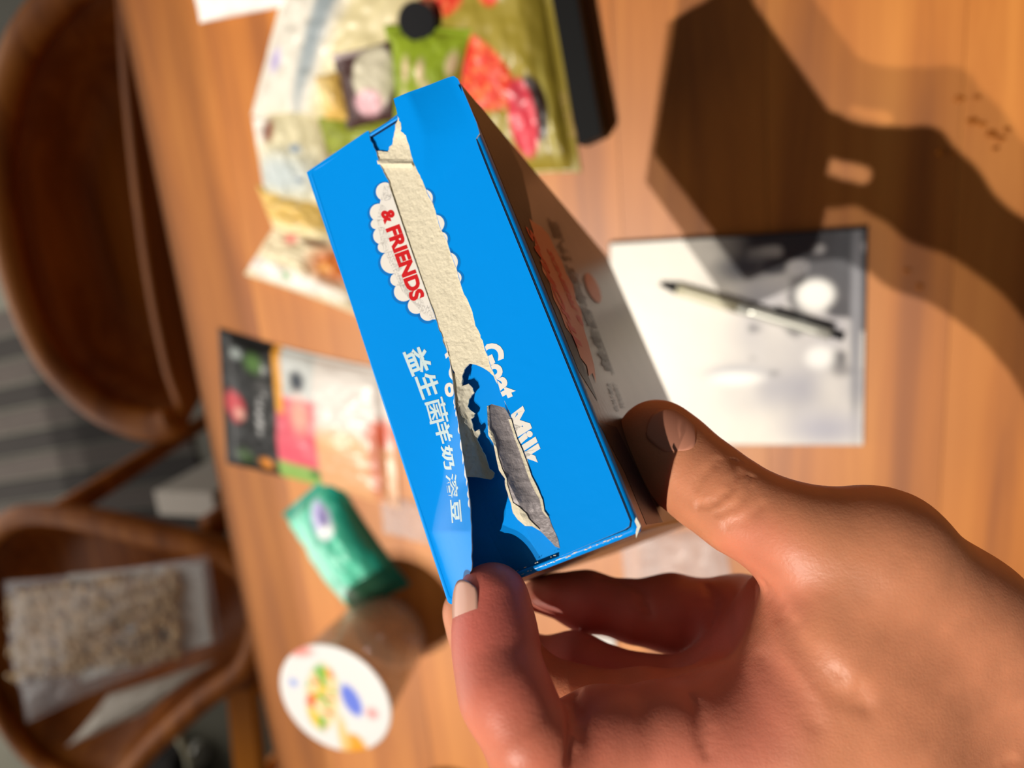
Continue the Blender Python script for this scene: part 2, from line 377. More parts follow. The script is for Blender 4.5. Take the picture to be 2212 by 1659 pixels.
def split_tris(v, f, lim=7.0):
    v = [tuple(q) for q in v]; out = []; mid = {}
    st = [(p[0], p[i], p[i + 1]) for p in f for i in range(1, len(p) - 1)]
    def m(a, b):
        k = (min(a, b), max(a, b))
        if k not in mid: v.append(((v[a][0] + v[b][0]) / 2, (v[a][1] + v[b][1]) / 2)); mid[k] = len(v) - 1
        return mid[k]
    while st:
        t = st.pop(); e = [(t[i], t[(i + 1) % 3]) for i in range(3)]
        L = [math.dist(v[a], v[b]) for a, b in e]; i = L.index(max(L))
        if L[i] > lim: a, b = e[i]; c = t[(i + 2) % 3]; k = m(a, b); st += [(a, k, c), (k, b, c)]
        else: out.append(t)
    return v, out
def decal(name, polys, mat, parent, hfn, off, place=None, thick=0.00003):
    """flat print lying on a panel: polys = list of (pixel verts, faces)"""
    place = place or FP; V = []; Fc = []
    for v, f in polys:
        v, f = split_tris(v, f); k = len(V)
        for x, y in v: V.append(place(x, y, hfn(x, y) + off))
        for q in f:
            a, b, c = V[k + q[0]], V[k + q[1]], V[k + q[2]]
            nrm = np.cross(b - a, c - a); ax = -WD if place is FP else VD
            Fc.append(tuple(k + i for i in (q if nrm.dot(ax) > 0 else tuple(reversed(q)))))
    return mesh(name, WV(V), Fc, mat, parent)
def circle_poly(cx, cy, r, n=28, ang=0.0, asp=1.0, clamp=None):
    v = [(cx, cy)]
    for k in range(n):
        t = 2 * math.pi * k / n; a, b = r * math.cos(t), r * asp * math.sin(t)
        v.append((cx + a * math.cos(ang) - b * math.sin(ang), cy + a * math.sin(ang) + b * math.cos(ang)))
    if clamp: v = [(clamp(x, y), y) for x, y in v]
    return v, [(0, 1 + k, 1 + (k + 1) % n) for k in range(n)]
def text_px(s, start, along, up, bold=0.02, clamp=None):
    """letters laid from `start`; `along` = pixel vector of the whole line, `up` = pixel vector of the cap height"""
    v, f = font_vf(s, bold); w = v[:, 0].max(); cap = 0.70 if ord(s[0]) < 500 else 0.86
    v = v.copy(); out = []
    for x, y in v:
        X = start[0] + along[0] * x / w + up[0] * y / cap; Y = start[1] + along[1] * x / w + up[1] * y / cap
        if clamp: X = clamp(X, Y)
        out.append((X, Y))
    return out, f

base_w = W(BX(LEN, WID / 2, DEP)); 
carton = thing('milk_snack_box', 'bright blue and silver cardboard snack box with a torn-open end held in a hand', 'box', W(BX(LEN / 2, WID / 2, DEP / 2)))
zero = lambda x, y: 0.0
# shell: rim, long panels, ends and back
def shell():
    bm = bmesh.new(); rb = 0.0013
    def ring(w, inset):
        a, b = inset, LEN - inset; c, d = inset, WID - inset; pts = []
        r = rb
        for (s, t, a0) in ((a + r, c + r, 180), (b - r, c + r, 270), (b - r, d - r, 0), (a + r, d - r, 90)):
            for k in range(5):
                th = math.radians(a0 + k * 22.5)
                pts.append((s + r * math.cos(th), t + r * math.sin(th), w))
        return pts
    R_ = [ring(0.0045, 0.0016), ring(0.0003, 0.0016), ring(0.0001, 0.0014), ring(0.0, 0.0012), ring(0.00015, 0.0006), ring(0.0006, 0.00015), ring(0.0012, 0.0), ring(0.0030, 0.0), ring(DEP - 0.001, 0.0), ring(DEP, 0.001)]
    V = [BX(*p) for r in R_ for p in r]; n = len(R_[0]); Fc = []; fm = []
    for i in range(len(R_) - 1):
        for k in range(n):
            Fc.append((i * n + k, i * n + (k + 1) % n, (i + 1) * n + (k + 1) % n, (i + 1) * n + k))
            fm.append(1 if i >= 7 else (0 if i else 2))
    Fc.append(tuple(range((len(R_) - 1) * n, len(R_) * n))); fm.append(1)
    o = mesh('carton_shell', WV(V), Fc, parent=carton, mats=[M['blue'], M['foil'], M['seam']], fmat=fm)
    recalc(o)
    for p in o.data.polygons: p.use_smooth = p.material_index == 0
    o.data.set_sharp_from_angle(angle=math.radians(50))
    return o
shell()
IN = lambda x, y: -0.0012 - 0.0030 * float(sstep(y, 330, 480)) * (1 - 0.85 * float(sstep(x - (y - 1100) * 0.3, 1040, 1130)) * float(sstep(y, 1000, 1100)))
inner = [(672, 378), (798, 300), (862, 254), (900, 236), (979, 196), (1350, 1148), (1120, 1252), (985, 1302)]
def on_inner(px, py):   # pixel of a carton-edge point is traced at the front; keep the tuck flap inside the shell
    return (px, py)
sheet('tuck_flap', [(677, 384), (797, 293), (861, 245), (985, 200), (1190, 700), (1362, 1142), (1120, 1252), (988, 1299)], [M['blue_in'], M['card_back']], carton, IN, grid=14)
# raw core showing where the tear strip came off
core_out = [(811, 326), (822, 326), (838, 328), (840, 319), (847, 313), (849, 305), (851, 292), (854, 274), (858, 262), (858, 250), (864, 256), (874, 284), (890, 312), (905, 350), (925, 388), (950, 440), (985, 520), (1010, 590), (1040, 670), (1060, 725), (1078, 790), (1092, 840), (1108, 880), (1100, 893), (1090, 868), (1086, 845), (1075, 830), (1066, 812), (1052, 800), (1040, 793), (1028, 788), (1014, 785), (1003, 798), (998, 812), (997, 830), (990, 820), (984, 812), (975, 790), (966, 762), (948, 728), (925, 660), (890, 562), (862, 485), (842, 425), (823, 378), (812, 345)]
def hcore(x, y):
    b = 0.00016 * (float(vnoise(x / 9.0, y / 9.0, 3)) - 0.5) + 0.00012 * (float(vnoise(x / 3.0, y / 3.0, 4)) - 0.5)
    c = 0.0016 * float(sstep(y, 318, 270)) * 1.0
    r = 0.0011 * math.exp(-((y - 352 - (x - 840) * 0.05) / 5.0) ** 2) if x < 893 else 0
    return -0.0004 + b + c + r
sheet('torn_core', rag(core_out + core_out[:1], 1.0, 3, 5)[:-1], [M['core'], M['card_back'], M['card_edge']], carton, hcore, grid=5.0)
# left panel
lp = [(662, 372), (700, 346), (750, 312), (793, 283)] + rag(TL_EDGE, 0.7, 3, 2) + [(900, 1076), (820, 840), (740, 602)]
hl = lambda x, y: lift_left(x, y) + 0.00012 * math.sin(x / 40.0)
sheet('front_panel', lp, [M['blue'], M['card_back'], M['card_edge']], carton, hl, grid=6, smooth=True)
# right panel up to the score line
rp = [(850, 213), (880, 200), (930, 182), (968, 167), (980, 164), (989, 170), (1009, 216), (1030, 266), (1036, 288), (1028, 300), (1034, 318), (1060, 384), (1110, 506), (1200, 728), (1290, 950), (1350, 1098), (1361, 1126), (1359, 1137), (1349, 1144), (1280, 1173), (1208, 1203)] + [(q[0], q[1]) for q in reversed(rag(TR_EDGE, 0.7, 3, 8))][:-1]
hr = lambda x, y: lift_right(x, y)
o = sheet('front_panel', rp, [M['blue'], M['card_back'], M['card_edge']], carton, hr, smooth=True)
# dark score gap beside the right panel
gap = []
sl = [(1024, 290), (1037, 318), (1063, 384), (1113, 506), (1203, 728), (1293, 950), (1353, 1098), (1364, 1126), (1362, 1139), (1352, 1147), (1282, 1177), (1150, 1234)]
gv = []; gf = []
for i, (x, y) in enumerate(sl):
    w_ = 2.6 if i < 9 else 0.9
    gv += [(x - w_, y + w_ * 0.4), (x + w_ * 0.4, y - w_ * 0.2)]
    if i: gf.append((2 * i - 2, 2 * i, 2 * i + 1, 2 * i - 1))
decal('score_line', [(gv, gf)], M['seam'], carton, lambda x, y: 0.00012, 0.0)
# board still hanging from the left panel inside the hole
ply = [(964, 752), (968, 768), (975, 795), (980, 812), (985, 803), (997, 806), (1000, 822), (998, 834), (1012, 829), (1021, 838), (1024, 848), (1017, 857), (1013, 864), (1010, 878), (1014, 884), (1026, 893), (1024, 899), (1017, 905), (1022, 926), (1026, 933), (1035, 927), (1037, 936), (1030, 950), (1036, 962), (1042, 975), (1048, 983), (1052, 997), (1056, 1012), (1062, 1016), (1068, 1022), (1066, 1031), (1060, 1036), (1048, 1034), (1030, 1031), (1008, 1030), (1002, 1000), (996, 960), (990, 905), (984, 870), (978, 822), (972, 790)]
def hply(x, y):
    e = float(ex(TL_EDGE, y)); r = max(8.0, float(np.interp(y, [750, 850, 930, 1030], [12, 30, 32, 46])))
    f = np.clip((x - e + 4) / r, 0, 1.35); top = lift_left(e, y) - 0.0004
    base = top * (1 - 0.9 * min(f, 1)) - 0.0018 * f
    return base + (0.0012 * (f - 0.9) if f > 0.9 else 0) + 0.0004 * (float(vnoise(x / 5.0, y / 6.0, 9)) - 0.5)
sheet('torn_board', rag(ply + ply[:1], 0.8, 2, 11)[:-1], [M['card_back'], M['card_back'], M['core']], carton, hply, grid=5)
# curled laminate strip
strip = [(1052, 877), (1062, 873), (1088, 880), (1097, 893), (1104, 905), (1110, 926), (1117, 948), (1128, 972), (1140, 1004), (1148, 1028), (1160, 1052), (1172, 1080), (1176, 1104), (1186, 1118), (1197, 1146), (1206, 1168), (1209, 1184), (1200, 1181), (1190, 1170), (1180, 1160), (1165, 1146), (1150, 1137), (1134, 1136), (1118, 1122), (1108, 1108), (1104, 1088), (1096, 1064), (1091, 1048), (1091, 1034), (1078, 1016), (1072, 990), (1066, 958), (1055, 940), (1054, 925), (1053, 900)]
def hstrip(x, y):
    e = float(ex(TR_EDGE, y)); f = np.clip((e - x) / 55.0, 0, 1)
    return 0.0006 + 0.0030 * f * f * float(sstep(y, 1180, 1050)) + 0.0002 * (float(vnoise(x / 8.0, y / 10.0, 6)) - 0.5)
sheet('laminate_strip', rag(strip + strip[:1], 0.6, 2, 12)[:-1], [M['grey_ply'], M['card_back'], M['core']], carton, hstrip, grid=5, thick=0.0005)
bord = [(1052, 877), (1053, 900), (1054, 925), (1055, 940), (1066, 958), (1072, 990), (1078, 1016), (1091, 1034), (1091, 1048), (1096, 1064), (1104, 1088), (1108, 1108), (1118, 1122), (1134, 1136), (1150, 1137), (1165, 1146)]
bi = [(1055, 877), (1056.5, 900), (1057.5, 924), (1066, 938), (1071, 957), (1077, 990), (1085, 1014), (1094, 1033), (1096, 1048), (1101, 1064), (1108, 1086), (1122, 1096), (1137, 1110), (1143, 1122), (1152, 1131), (1166, 1144)]
bv = [q for p in zip(bord, bi) for q in p]
decal('strip_border', [(bv, [(2 * i, 2 * i + 2, 2 * i + 3, 2 * i + 1) for i in range(len(bord) - 1)])], M['core'], carton, hstrip, 0.0003)
b2 = [(1104, 905), (1110, 926), (1117, 948), (1128, 972), (1140, 1004), (1148, 1028), (1160, 1052), (1172, 1080), (1176, 1104), (1186, 1118)]
b2i = [(1098, 905), (1105, 926), (1112, 948), (1122, 974), (1133, 1006), (1142, 1032), (1152, 1055), (1166, 1080), (1171, 1104), (1182, 1118)]
bv = [q for p in zip(b2, b2i) for q in p]
decal('strip_border', [(bv, [(2 * i, 2 * i + 2, 2 * i + 3, 2 * i + 1) for i in range(len(b2) - 1)])], M['core'], carton, hstrip, 0.0003)
# print: cloud badge and its halo, words
cL = lambda x, y: min(x, float(ex(TL_EDGE, y)) - 0.8)
cR = lambda x, y: max(x, float(ex(TR_EDGE, y)) + 0.8)
Lb = [(832, 414, 20), (818, 459, 19), (812, 484, 11), (825, 509, 19), (828, 534, 12), (847, 566, 25), (857, 604, 14), (872, 630, 21), (899, 660, 18), (924, 676, 17)]
Rb = [(916, 428, 19), (941, 483, 19), (953, 515, 14), (962, 548, 12), (968, 566, 21), (983, 600, 14)]
body = [(830, 400), (846, 402), (900, 560), (945, 690), (930, 690), (905, 668), (868, 628), (845, 575), (826, 535), (815, 480), (818, 450)]
def poly_fill(outl, clamp=None):
    v, e, f, *_ = delaunay_2d_cdt([Vector(q) for q in outl], [(i, (i + 1) % len(outl)) for i in range(len(outl))], [], 1, 1e-4)
    v = [(p.x, p.y) for p in v]
    if clamp: v = [(clamp(x, y), y) for x, y in v]
    return v, [tuple(t) for t in f]
decal('badge_halo', [circle_poly(x - 1, y + 2, r + 4.5, clamp=cL) for x, y, r in Lb], M['halo'], carton, hl, 0.00006)
decal('badge_halo', [circle_poly(x + 1, y + 1, r + 4.5, clamp=cR) for x, y, r in Rb], M['halo'], carton, hr, 0.00006)
decal('cloud_badge', [circle_poly(x, y, r, clamp=cL) for x, y, r in Lb] + [poly_fill(body, cL)], M['white_ink'], carton, hl, 0.0001)
decal('cloud_badge', [circle_poly(x, y, r, clamp=cR) for x, y, r in Rb], M['white_ink'], carton, hr, 0.0001)
decal('red_lettering', [text_px('&', (823, 458), (10, 27), (24, -9), 0.05), text_px('FRIENDS', (834, 493), (56, 159), (27, -10), 0.05, cL)], M['red_ink'], carton, hl, 0.00015)
yv, yf = font_vf('Yogurt Melts', 0.02); yog = ([], yf)
for x, y in yv:
    Y = 750 + 350 * x / yv[:, 0].max(); e = float(ex(TL_EDGE, Y)); yog[0].append((min(e - 0.8, e - float(np.interp(Y, [750, 830, 870, 1100], [6, 4, 1.2, 2])) + 44 * y / 0.7), Y - 10 * y / 0.7))
decal('white_lettering', [text_px('Goat', (1029, 752), (47, 118), (46, -18), 0.042, cR), text_px('Milk', (1081, 893), (50, 122), (46, -18), 0.042, cR)], M['white_ink'], carton, hr, 0.0001)
decal('white_lettering', [yog], M['white_ink'], carton, hl, 0.0001)
CH = [('益', 903, 779, (21, 52), (46, -18)), ('生', 925, 832, (18, 50), (42, -15)), ('菌', 944, 888, (14, 54), (42, -11)), ('羊', 958, 934, (13, 46), (33, -8)), ('奶', 968, 988, (9, 54), (25, -4)), ('溶', 977, 1049, (6, 52), (24, -3)), ('豆', 985, 1104, (4, 50), (22, -2))]
polys = []
for ch, cx_, cy_, al, upv in CH:
    v, f = font_vf(ch, 0.012 if ch in '菌溶' else 0.028); x0, x1 = v[:, 0].min(), v[:, 0].max(); y0, y1 = v[:, 1].min(), v[:, 1].max()
    pv = [(cx_ + al[0] * ((x - x0) / (x1 - x0) - 0.5) + upv[0] * ((y - y0) / (y1 - y0) - 0.5), cy_ + al[1] * ((x - x0) / (x1 - x0) - 0.5) + upv[1] * ((y - y0) / (y1 - y0) - 0.5)) for x, y in v]
    polys.append((pv, f))
decal('pale_lettering', polys, M['pale_ink'], carton, hl, 0.0001)
# torn white corners
decal('worn_corner', [poly_fill([(1374, 1117), (1380, 1128), (1384, 1136), (1380, 1147), (1374, 1163), (1373, 1150), (1376, 1138), (1371, 1126)])], M['card_edge'], carton, zero, 0.0004)
# side panel print
navy = [(1000, 205), (1060, 262), (1112, 340), (1146, 415), (1150, 470), (1178, 560), (1222, 680), (1262, 770), (1296, 845), (1292, 880), (1340, 930), (1374, 1000), (1432, 1122), (1400, 1128), (1392, 1135), (1300, 905), (1200, 660), (1100, 414), (1040, 270)]
decal('navy_print', [poly_fill([(988, 180), (1040, 232), (1095, 300), (1128, 370), (1144, 440), (1150, 480), (1175, 560), (1200, 640), (1240, 740), (1280, 835), (1292, 868), (1250, 800), (1180, 626), (1100, 430), (1030, 258)])], M['foil_navy'], carton, zero, 0.00008, place=SP)
decal('navy_print', [poly_fill([(1292, 912), (1332, 922), (1364, 988), (1402, 1064), (1432, 1128), (1397, 1133), (1350, 1020)])], M['foil_navy'], carton, zero, 0.00008, place=SP)
sb = [(1143, 472), (1152, 500), (1156, 530), (1168, 556), (1172, 585), (1188, 612), (1196, 645), (1210, 672), (1222, 706), (1240, 730), (1254, 772), (1268, 790), (1272, 812), (1280, 806), (1288, 828), (1284, 792), (1280, 775), (1270, 738), (1262, 712), (1256, 672), (1244, 648), (1238, 615), (1222, 588), (1212, 560), (1198, 535), (1186, 508), (1170, 490), (1156, 482)]
decal('cloud_badge', [poly_fill(sb)], M['foil_peach'], carton, zero, 0.00014, place=SP)
decal('red_lettering', [text_px('THOMAS', (1263, 762), (-113, -262), (-16, -14), 0.05)], M['foil_red'], carton, zero, 0.0002, place=SP)
decal('red_lettering', [text_px('& FRIENDS', (1262, 705), (-70, -160), (-12, -10), 0.05)], M['foil_red'], carton, zero, 0.0002, place=SP)
decal('dark_lettering', [text_px('益生菌羊奶溶豆', (1326, 808), (-124, -330), (-20, -10), 0.04)], M['foil_dark'], carton, zero, 0.0002, place=SP)
decal('dark_lettering', [text_px('GOAT MILK', (1338, 890), (-20, -62), (-8, -5), 0.03), text_px('YOGURT', (1352, 885), (-20, -55), (-9, -5), 0.03)], M['foil_dark'], carton, zero, 0.0002, place=SP)
decal('peach_spot', [circle_poly(1281, 622, 12, asp=2.9, ang=-0.42)], M['foil_peach'], carton, zero, 0.0002, place=SP)

rs = random.Random(9); V = []; Fc = []
for k in range(90):                                            # pale specks along the lower fold: partly wear, partly painted glints
    t = 0.004 + 0.033 * rs.random() ** 1.3; s0 = LEN - rs.choice((0.0006, 0.0008, 0.0019)) - rs.uniform(0, 0.00025); l = rs.uniform(0.0002, 0.0011); w_ = rs.uniform(0.00006, 0.00018); k0 = len(V)
    V += [BX(s0, t, -0.00006), BX(s0 + w_, t + l * 0.3, -0.00004), BX(s0 + w_ * 0.6, t + l, -0.00004), BX(s0 - w_ * 0.4, t + l * 0.7, -0.00006)]; Fc.append((k0, k0 + 1, k0 + 2, k0 + 3))
tag(mesh('worn_glint_fold', WV(V), Fc, M['card_edge'], carton), kind='stuff')
# ------------------------------------------------------------------ the hand
def cone(a, b): return ('c', a, b)
HS = 0.0008                                                   # cell size
def sdf_grid(groups, palm, kf, kp, creases, h=HS):
    allp = [q for g in groups + [palm] for (a, b) in g for q in (a, b)]
    c = np.array([P(q[0], q[1], q[2] / 1000.0) for q in allp]); r = max(q[3] for q in allp) / 1000.0
    lo = c.min(0) - r - 0.006; hi = c.max(0) + r + 0.006
    n = np.ceil((hi - lo) / h).astype(int) + 1
    ax = [lo[i] + h * np.arange(n[i]) for i in range(3)]
    def field(prims, k):
        A = np.full(n, 0.03, np.float32)
        for (a, b) in prims:
            pa, pb = P(a[0], a[1], a[2] / 1000.0), P(b[0], b[1], b[2] / 1000.0); ra, rb = a[3] / 1000.0, b[3] / 1000.0
            m = max(ra, rb) + k + 0.008
            i0 = np.clip(((np.minimum(pa, pb) - m - lo) / h).astype(int), 0, n - 1); i1 = np.clip(((np.maximum(pa, pb) + m - lo) / h).astype(int) + 1, 1, n)
            s = tuple(slice(i0[i], i1[i]) for i in range(3))
            X, Y, Z = np.meshgrid(*[ax[i][s[i]] - pa[i] for i in range(3)], indexing='ij', sparse=True)
            ab = pb - pa; L2 = max(ab.dot(ab), 1e-12)
            t = np.clip((X * ab[0] + Y * ab[1] + Z * ab[2]) / L2, 0, 1)
            d = np.sqrt((X - t * ab[0]) ** 2 + (Y - t * ab[1]) ** 2 + (Z - t * ab[2]) ** 2) - (ra + (rb - ra) * t)
            B = A[s]; q = np.clip(k - np.abs(B - d), 0, None) / k
            A[s] = np.minimum(B, d) - q * q * k * 0.25
        return A
    fs = None
    for g in groups:
        f = field(g, kf)
        if fs is None: fs = f
        else:
            q = np.clip(0.0008 - np.abs(fs - f), 0, None) / 0.0008; fs = np.minimum(fs, f) - q * q * 0.0002
    pf = field(palm, kp)
    kk = 0.007; q = np.clip(kk - np.abs(fs - pf), 0, None) / kk; A = np.minimum(fs, pf) - q * q * kk * 0.25
    for path, rad, k in creases:                              # carve soft folds
        pts = [P(x, y, z / 1000.0) for x, y, z in path]
        for pa, pb in zip(pts[:-1], pts[1:]):
            m = rad + k + 0.003
            i0 = np.clip(((np.minimum(pa, pb) - m - lo) / h).astype(int), 0, n - 1); i1 = np.clip(((np.maximum(pa, pb) + m - lo) / h).astype(int) + 1, 1, n)
            s = tuple(slice(i0[i], i1[i]) for i in range(3))
            X, Y, Z = np.meshgrid(*[ax[i][s[i]] - pa[i] for i in range(3)], indexing='ij', sparse=True)
            ab = pb - pa; t = np.clip((X * ab[0] + Y * ab[1] + Z * ab[2]) / ab.dot(ab), 0, 1)
            d = np.sqrt((X - t * ab[0]) ** 2 + (Y - t * ab[1]) ** 2 + (Z - t * ab[2]) ** 2) - rad
            B = A[s]; q = np.clip(k - np.abs(B + d), 0, None) / k
            A[s] = np.maximum(B, -d) + q * q * k * 0.25
    return A, lo, h
def surface_nets(A, lo, h):
    ins = A < 0; nx, ny, nz = A.shape
    cnt = np.zeros((nx - 1, ny - 1, nz - 1), np.uint8)
    for dx in (0, 1):
        for dy in (0, 1):
            for dz in (0, 1): cnt += ins[dx:nx - 1 + dx, dy:ny - 1 + dy, dz:nz - 1 + dz]
    I = np.argwhere((cnt > 0) & (cnt < 8)); idx = np.full(cnt.shape, -1, np.int32); idx[tuple(I.T)] = np.arange(len(I))
    acc = np.zeros((len(I), 3)); num = np.zeros(len(I))
    corners = [(a, b, c) for a in (0, 1) for b in (0, 1) for c in (0, 1)]
    for ca in corners:
        for k in range(3):
            if ca[k]: continue
            cb = list(ca); cb[k] = 1
            va = A[tuple((I + ca).T)]; vb = A[tuple((I + cb).T)]; m = (va < 0) != (vb < 0)
            t = np.where(m, va / np.where(m, va - vb, 1), 0)
            p = np.tile(np.array(ca, float), (len(I), 1)); p[:, k] += t
            acc += p * m[:, None]; num += m
    V = lo + (I + acc / num[:, None]) * h
    Q = []
    for k in range(3):
        u, v = (k + 1) % 3, (k + 2) % 3
        sa = [slice(None)] * 3; sb = [slice(None)] * 3; sa[k] = slice(0, -1); sb[k] = slice(1, None)
        a, b = ins[tuple(sa)], ins[tuple(sb)]; E_ = np.argwhere(a != b)
        E_ = E_[(E_[:, u] > 0) & (E_[:, v] > 0) & (E_[:, u] < A.shape[u] - 1) & (E_[:, v] < A.shape[v] - 1)]
        fl = a[tuple(E_.T)]
        du = np.zeros(3, int); du[u] = 1; dv = np.zeros(3, int); dv[v] = 1
        q = np.stack([idx[tuple((E_ - du - dv).T)], idx[tuple((E_ - dv).T)], idx[tuple(E_.T)], idx[tuple((E_ - du).T)]], 1)
        q[~fl] = q[~fl][:, ::-1]; Q.append(q)
    return V, np.concatenate(Q)
def chain(*pts): return list(zip(pts[:-1], pts[1:]))
THUMB = chain((1420, 952, 202.5, 11.3), (1456, 992, 200.5, 11.6), (1530, 1050, 195, 11.2), (1600, 1100, 189, 11.1), (1720, 1160, 182, 11.4))
INDEX = chain((1064, 1294, 173, 8.4), (1067, 1350, 170.5, 8.6), (1072, 1400, 168, 8.8), (1074, 1440, 165.5, 8.3), (1092, 1500, 161.5, 9.3), (1140, 1590, 158, 9.9)) + chain((1165, 1640, 162, 10.2), (1300, 1594, 170, 10.6), (1440, 1590, 174, 11.6), (1560, 1600, 178, 13))
MIDDLE = chain((1017, 1322, 207, 7.9), (1040, 1370, 204, 8.2), (1095, 1420, 201, 8.6), (1180, 1505, 196, 8.8), (1240, 1522, 195, 9.2), (1400, 1530, 194, 9.4), (1560, 1560, 193, 12))
RING = chain((1075, 1350, 226, 7.2), (1105, 1410, 224, 7.6), (1165, 1442, 221, 8.0), (1240, 1436, 219, 8.8), (1400, 1490, 216, 9.0), (1580, 1490, 210, 11))
PINKY = chain((1162, 1285, 232, 5.2), (1205, 1286, 232, 6.0), (1262, 1298, 232, 8.8), (1375, 1322, 230, 9.0), (1450, 1325, 230, 11.4), (1540, 1338, 228, 11.2), (1600, 1340, 226, 13.0), (1680, 1400, 222, 14))
PALM = (chain((1720, 1160, 182, 11.4), (1880, 1205, 180, 13.2), (1905, 1215, 180, 13.6), (2060, 1350, 188, 17), (2300, 1620, 197, 24))
        + chain((1560, 1600, 178, 13), (1800, 1640, 180, 15), (2300, 1760, 188, 22))
        + chain((1560, 1560, 190, 12), (1850, 1600, 192, 18), (2300, 1700, 200, 24))
        + chain((1580, 1480, 208, 12), (1850, 1560, 208, 18), (2300, 1680, 210, 22))
        + chain((1680, 1400, 222, 14), (1900, 1500, 218, 18), (2300, 1640, 214, 22))
        + chain((1692, 1325, 201, 12), (1700, 1400, 208, 14), (1800, 1400, 196, 16), (2000, 1450, 195, 20))
        + chain((1650, 1480, 204, 11), (1760, 1480, 190, 14))
        + chain((1800, 1285, 182, 12.5), (1790, 1400, 177, 13), (1700, 1570, 177, 13), (1600, 1610, 178, 12.5))
        + chain((1990, 1350, 184, 16), (1900, 1560, 176, 16))
        + chain((2300, 1650, 203, 30), (2700, 2050, 215, 29), (4300, 3700, 250, 36)))
CREASES = []
FOLDS = [([(1240, 1484), (1246, 1540), (1246, 1600), (1238, 1640)], 0.0023, 0.0014), ([(1640, 1262), (1672, 1310), (1705, 1362), (1760, 1420), (1815, 1465)], 0.0026, 0.0007),
         ([(1500, 1096), (1535, 1082), (1570, 1050), (1590, 1010), (1592, 985)], 0.0013, 0.00045), ([(1540, 1112), (1580, 1090), (1606, 1060), (1622, 1020)], 0.0013, 0.0004),
         ([(1500, 1050), (1506, 1030), (1530, 1006), (1552, 985)], 0.0012, 0.00035), ([(1560, 1140), (1600, 1120), (1640, 1085)], 0.0016, 0.0003),
         ([(1300, 1240), (1376, 1262), (1400, 1320)], 0.0018, 0.0009), ([(1525, 1255), (1535, 1300), (1530, 1340)], 0.0018, 0.0009), ([(1700, 1345), (1730, 1400), (1790, 1470), (1870, 1520)], 0.0035, 0.0008), ([(1640, 1420), (1700, 1470), (1760, 1560)], 0.0035, 0.0004), ([(1500, 1500), (1520, 1560), (1530, 1620)], 0.0022, 0.0006), ([(2190, 1640), (2150, 1675), (2110, 1710)], 0.0022, 0.0007)]
Ag, lo_, h_ = sdf_grid([THUMB, INDEX, MIDDLE, RING, PINKY], PALM, 0.004, 0.012, CREASES)
hv, hf = surface_nets(Ag, lo_, h_)
del Ag
def vnormals(V, Q):
    n = np.cross(V[Q[:, 2]] - V[Q[:, 0]], V[Q[:, 3]] - V[Q[:, 1]]); N = np.zeros_like(V)
    for k in range(4): np.add.at(N, Q[:, k], n)
    return N / np.maximum(np.linalg.norm(N, axis=1), 1e-12)[:, None]
hn = vnormals(hv, hf)
pxy = np.stack([hv[:, 0] / hv[:, 2] * F + CX, hv[:, 1] / hv[:, 2] * F + CY], 1)
facing = (hn * hv).sum(1) < 0
def surf(x, y):
    d = np.hypot(pxy[:, 0] - x, pxy[:, 1] - y); k = np.where((d < 9) & facing)[0]
    return hv[k[np.argmin(hv[k, 2])]] if len(k) else None
disp = np.zeros(len(hv))
for path, wd_, dp_ in FOLDS:
    q = catmull(path, 10); pp = [surf(x, y) for x, y in q]; pp = [p for p in pp if p is not None]
    if not pp: continue
    best = np.full(len(hv), 9.0)
    for i, p in enumerate(pp): best = np.minimum(best, ((hv - p) ** 2).sum(1) / (0.25 + 0.75 * math.sin(math.pi * (i + 0.5) / len(pp))))
    disp = np.maximum(disp, dp_ * np.exp(-best / wd_ ** 2))
hv = hv - hn * disp[:, None]
# skin tone: redder at the pads, fold and palm, browner over the back of the thumb
tone = np.tile(lin((218, 142, 104)), (len(hv), 1))
def near(p, r): 
    d = np.linalg.norm(hv - P(p[0], p[1], p[2] / 1000.0), axis=1); return 1 - sstep(d, r * 0.4, r)
for p, r, c, a in (((1060, 1260, 166), 0.022, (224, 106, 96), 0.8), ((1090, 1400, 162), 0.022, (216, 114, 100), 0.75), ((1180, 1560, 158), 0.024, (216, 116, 98), 0.65), ((1440, 1100, 170), 0.012, (222, 104, 92), 0.7), ((1500, 1520, 165), 0.034, (214, 118, 102), 0.65), ((1650, 1350, 205), 0.03, (216, 112, 104), 0.7), ((1400, 1350, 220), 0.04, (196, 108, 104), 0.7), ((1650, 1230, 175), 0.018, (226, 130, 106), 0.5), ((1900, 1150, 170), 0.03, (196, 130, 94), 0.5), ((1200, 1400, 215), 0.03, (200, 104, 100), 0.6)):
    w_ = near(p, r)[:, None] * a; tone = tone * (1 - w_) + lin(c) * w_
sp = vnoise(hv[:, 0] * 260 + 40, hv[:, 1] * 260 + hv[:, 2] * 200 + 40, 5); tone = tone * (0.93 + 0.14 * sp[:, None])
M['skin'] = pbr('skin', rough=0.46, spec=0.5, attr='Col', sss=0.25, bump=[(420, 0.00009, 3), (1500, 0.00007, 3)])
M['nail'] = pbr('fingernail', L4(224, 170, 150), 0.3, coat=0.25, sss=0.1)
hand_root = thing('hand', 'bare left hand and forearm holding the blue box between thumb and fingers', 'hand', W(P(1900, 1450, 0.195)))
hv_w = WV(hv)
me = bpy.data.meshes.new('hand_body'); me.vertices.add(len(hv_w)); me.vertices.foreach_set('co', (hv_w).astype(np.float32).ravel())
me.loops.add(len(hf) * 4); me.loops.foreach_set('vertex_index', hf.astype(np.int32).ravel())
me.polygons.add(len(hf)); me.polygons.foreach_set('loop_start', np.arange(len(hf), dtype=np.int32) * 4)
me.polygons.foreach_set('use_smooth', np.ones(len(hf), bool))
me.update(calc_edges=True); me.validate()
